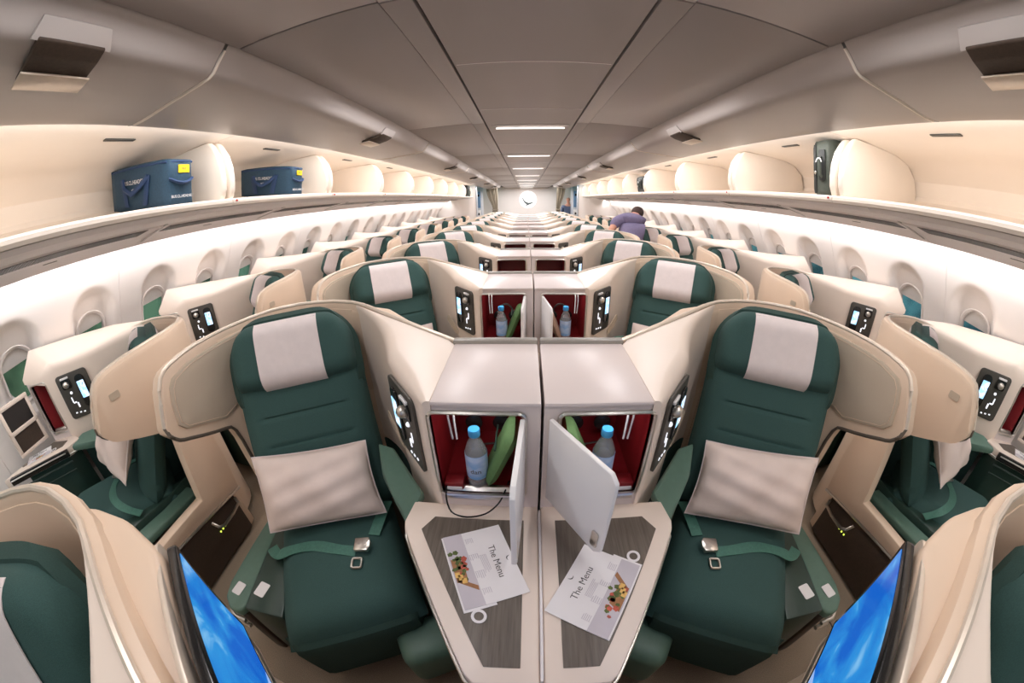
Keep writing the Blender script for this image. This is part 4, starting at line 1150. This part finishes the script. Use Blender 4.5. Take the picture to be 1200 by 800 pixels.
def person(loc, label, J, E, shirt, SE, trousers, TE, hm, sm, tm, hairpos, rot=0):
    p = thing('person', label, 'person', loc, None, rot)
    b = skin('body', J, E, 'pelvis', 'skin', p)
    skin('shirt', shirt, SE, 'waist', sm, b); skin('trousers', trousers, TE, 'pelvis', tm, b)
    bm = newbm(); c, s, d = hairpos
    ball(bm, c, s, 3)
    for v in bm.verts:
        if (v.co-V(c)).dot(V(d)) > .25*s[1]: v.co -= V(d)*((v.co-V(c)).dot(V(d))-.25*s[1])
    obj('hair', bm, hm, b)
    for k in (-1, 1):
        bm = newbm(); x = .075*k
        pad(bm, V((x, .06, .0)), V((1, 0, 0)), V((0, 1, 0)), V((0, 0, 1)), pad_fn(-.045, .045, -.16, .13, .07, .05, corner=.15), 10, 14, 0); obj('shoe', bm, 'black', b)
    return p
def legs(J, E, px, hz=.92):
    for k, n_ in ((-1, 'l'), (1, 'r')):
        J['hip'+n_] = (V((.085*k+px, 0, hz-.05)), .085); J['knee'+n_] = (V((.08*k+px*.5, .02, .50)), .055); J['ankle'+n_] = (V((.075*k, -.02, .09)), .04); J['toe'+n_] = (V((.075*k, .12, .05)), .035)
        E += [('pelvis', 'hip'+n_), ('hip'+n_, 'knee'+n_), ('knee'+n_, 'ankle'+n_), ('ankle'+n_, 'toe'+n_)]
# man bending towards the right window seats, seen from behind
J = {'pelvis': (V((0, 0, .92)), .13), 'waist': (V((.01, .05, 1.08)), (.14, .12)), 'chest': (V((.05, .22, 1.30)), (.17, .13)), 'neck0': (V((.10, .33, 1.42)), (.13, .09)), 'neck': (V((.16, .40, 1.45)), .055),
     'head': (V((.22, .46, 1.47)), (.085, .09)), 'face': (V((.27, .54, 1.44)), (.07, .075)), 'chin': (V((.285, .57, 1.40)), .045)}
E = [('pelvis', 'waist'), ('waist', 'chest'), ('chest', 'neck0'), ('neck0', 'neck'), ('neck', 'head'), ('head', 'face'), ('face', 'chin')]
legs(J, E, 0)
J.update({'shl': (V((-.17, .24, 1.36)), .065), 'ell': (V((-.32, .14, 1.14)), .045), 'wrl': (V((-.15, .20, .97)), .03), 'shr': (V((.22, .25, 1.37)), .065), 'elr': (V((.12, .28, 1.09)), .045), 'wrr': (V((.06, .38, .93)), .03)})
E += [('neck0', 'shl'), ('shl', 'ell'), ('ell', 'wrl'), ('neck0', 'shr'), ('shr', 'elr'), ('elr', 'wrr'), ('wrl', 'lpalm'), ('wrr', 'rpalm')]
hand('l', J, E, J['wrl'][0], (.5, .1, -.8), (0, 1, 0)); hand('r', J, E, J['wrr'][0], (-.1, .4, -.9), (-1, 0, 0))
S = {'waist': (V((0, .02, .98)), (.185, .15)), 'mid': (V((.02, .10, 1.14)), (.19, .16)), 'chest': (V((.05, .22, 1.31)), (.205, .165)), 'up': (V((.09, .31, 1.41)), (.17, .12)), 'coll': (V((.125, .355, 1.44)), .07),
     'shl': (V((-.17, .24, 1.36)), .088), 'sll': (V((-.26, .205, 1.255)), .075), 'shr': (V((.22, .25, 1.37)), .088), 'slr': (V((.175, .26, 1.24)), .072)}
SE = [('waist', 'mid'), ('mid', 'chest'), ('chest', 'up'), ('up', 'coll'), ('up', 'shl'), ('shl', 'sll'), ('up', 'shr'), ('shr', 'slr')]
def trous(px=0):
    T = {'pelvis': (V((0, 0, .92)), (.165, .14))}; TE = []
    for k, n_ in ((-1, 'l'), (1, 'r')):
        T['hip'+n_] = (V((.085*k, 0, .84)), .10); T['knee'+n_] = (V((.08*k, .02, .50)), .075); T['hem'+n_] = (V((.075*k, -.015, .09)), .065)
        TE += [('pelvis', 'hip'+n_), ('hip'+n_, 'knee'+n_), ('knee'+n_, 'hem'+n_)]
    return T, TE
T, TE = trous()
person((1.48, 4.88, 0), 'person in a violet grey shirt seen from behind, bending over the right window seats', J, E, S, SE, T, TE, 'hair', 'shirt', 'trous', (V((.215, .45, 1.50)), (.098, .10, .095), V((.35, .8, -.45)).normalized()))
# someone standing far down the right aisle
J = {'pelvis': (V((0, 0, .95)), .13), 'waist': (V((0, .01, 1.12)), (.14, .11)), 'chest': (V((0, 0, 1.34)), (.17, .12)), 'neck0': (V((0, .02, 1.47)), (.11, .08)), 'neck': (V((0, .03, 1.54)), .055),
     'head': (V((0, .05, 1.64)), (.075, .09)), 'crown': (V((0, .04, 1.72)), (.07, .08)), 'face': (V((0, .10, 1.62)), .06)}
E = [('pelvis', 'waist'), ('waist', 'chest'), ('chest', 'neck0'), ('neck0', 'neck'), ('neck', 'head'), ('head', 'crown'), ('head', 'face')]
legs(J, E, 0, .95)
J.update({'shl': (V((-.19, .02, 1.42)), .065), 'ell': (V((-.25, 0, 1.16)), .045), 'wrl': (V((-.22, .12, .95)), .03), 'shr': (V((.19, .02, 1.42)), .065), 'elr': (V((.25, 0, 1.16)), .045), 'wrr': (V((.22, .12, .95)), .03)})
E += [('neck0', 'shl'), ('shl', 'ell'), ('ell', 'wrl'), ('neck0', 'shr'), ('shr', 'elr'), ('elr', 'wrr'), ('wrl', 'lpalm'), ('wrr', 'rpalm')]
hand('l', J, E, J['wrl'][0], (.1, .3, -.9), (0, 1, 0)); hand('r', J, E, J['wrr'][0], (-.1, .3, -.9), (0, 1, 0))
S = {'waist': (V((0, 0, .98)), (.18, .14)), 'mid': (V((0, .01, 1.16)), (.18, .14)), 'chest': (V((0, .01, 1.34)), (.20, .15)), 'up': (V((0, .02, 1.44)), (.16, .11)), 'coll': (V((0, .03, 1.50)), .07),
     'shl': (V((-.19, .02, 1.42)), .085), 'ell': (V((-.255, 0, 1.16)), .068), 'wrl': (V((-.225, .10, .99)), .052), 'shr': (V((.19, .02, 1.42)), .085), 'elr': (V((.255, 0, 1.16)), .068), 'wrr': (V((.225, .10, .99)), .052)}
SE = [('waist', 'mid'), ('mid', 'chest'), ('chest', 'up'), ('up', 'coll'), ('up', 'shl'), ('shl', 'ell'), ('ell', 'wrl'), ('up', 'shr'), ('shr', 'elr'), ('elr', 'wrr')]
T, TE = trous()
person((1.56, 13.3, 0), 'person in a navy jacket standing far down the right aisle', J, E, S, SE, T, TE, 'skin', 'shirt2', 'trous', (V((0, .02, 1.70)), (.078, .088, .08), V((0, .9, -.4)).normalized()))

LN = YB-Y0-1; LC = (Y0+YB)/2
for s in (-1, 1):
    # cove strip behind the service panels, washing the sidewall
    area('cove_light', (s*2.41, 4.3, 1.70), (.03, 13.2), (0, -s*math.radians(38), 0), 40)
    # added unseen lamp along the folded bin doors' inner edge, brightening the bins
    area('bin_fill', (s*1.53, 4.3, 2.118), (.03, 13.0), (0, -s*math.radians(38), 0), 34, (1, .97, .962))
for k in range(-2, 9):
    area('bar_light', (0, 2.72+1.7*k, CZ-.025), (.48, .012), (0, 0, 0), 1.6)
    for s in (-1, 1):
        area('aisle_fill', (s*.74, 2.0+1.7*k, CZ-.015), (.05, .9), (0, 0, 0), 9.5 if k > 0 else (8 if k == 0 else 4.5))  # added fill lamps under the ceiling, no fixture belongs to them
area('galley_light', (0, 12.6, 2.15), (2.2, 1.4), (0, 0, 0), 40, (1, .98, .97))
w = bpy.data.worlds.new('world'); sc.world = w; w.use_nodes = True
nt = w.node_tree; bg = nt.nodes['Background']
tc = nt.nodes.new('ShaderNodeTexCoord'); sp_ = nt.nodes.new('ShaderNodeSeparateXYZ'); rp = nt.nodes.new('ShaderNodeValToRGB'); mr = nt.nodes.new('ShaderNodeMapRange')
mr.inputs['From Min'].default_value = -1; mr.inputs['From Max'].default_value = 1
nt.links.new(tc.outputs['Generated'], sp_.inputs['Vector']); nt.links.new(sp_.outputs['X'], mr.inputs['Value']); nt.links.new(mr.outputs['Result'], rp.inputs['Fac'])
rp.color_ramp.elements[0].color = rgb(84, 112, 90); rp.color_ramp.elements[1].color = rgb(84, 140, 156)
nz = nt.nodes.new('ShaderNodeTexNoise'); nz.inputs['Scale'].default_value = 9; nz.inputs['Detail'].default_value = 3
mx = nt.nodes.new('ShaderNodeMix'); mx.data_type = 'RGBA'; mx.blend_type = 'MULTIPLY'; mx.inputs['Factor'].default_value = .85
nr_ = nt.nodes.new('ShaderNodeValToRGB'); nr_.color_ramp.elements[0].position = .38; nr_.color_ramp.elements[1].position = .62
nr_.color_ramp.elements[0].color = (.25, .25, .25, 1); nr_.color_ramp.elements[1].color = (1.6, 1.6, 1.5, 1)
nt.links.new(tc.outputs['Generated'], nz.inputs['Vector']); nt.links.new(nz.outputs['Fac'], nr_.inputs['Fac'])
nt.links.new(rp.outputs['Color'], mx.inputs['A']); nt.links.new(nr_.outputs['Color'], mx.inputs['B'])
nt.links.new(mx.outputs['Result'], bg.inputs['Color']); bg.inputs['Strength'].default_value = .7

sc.view_settings.view_transform = 'Standard'; sc.view_settings.look = 'None'
sc.view_settings.gamma = 1; sc.view_settings.use_curve_mapping = False
sc.view_settings.exposure = 0.22
sc.cycles.use_denoising = True
sc.cycles.max_bounces = 8; sc.cycles.diffuse_bounces = 5; sc.cycles.transmission_bounces = 6
sc.cycles.sample_clamp_indirect = 6
sc.cycles.caustics_reflective = False; sc.cycles.caustics_refractive = False
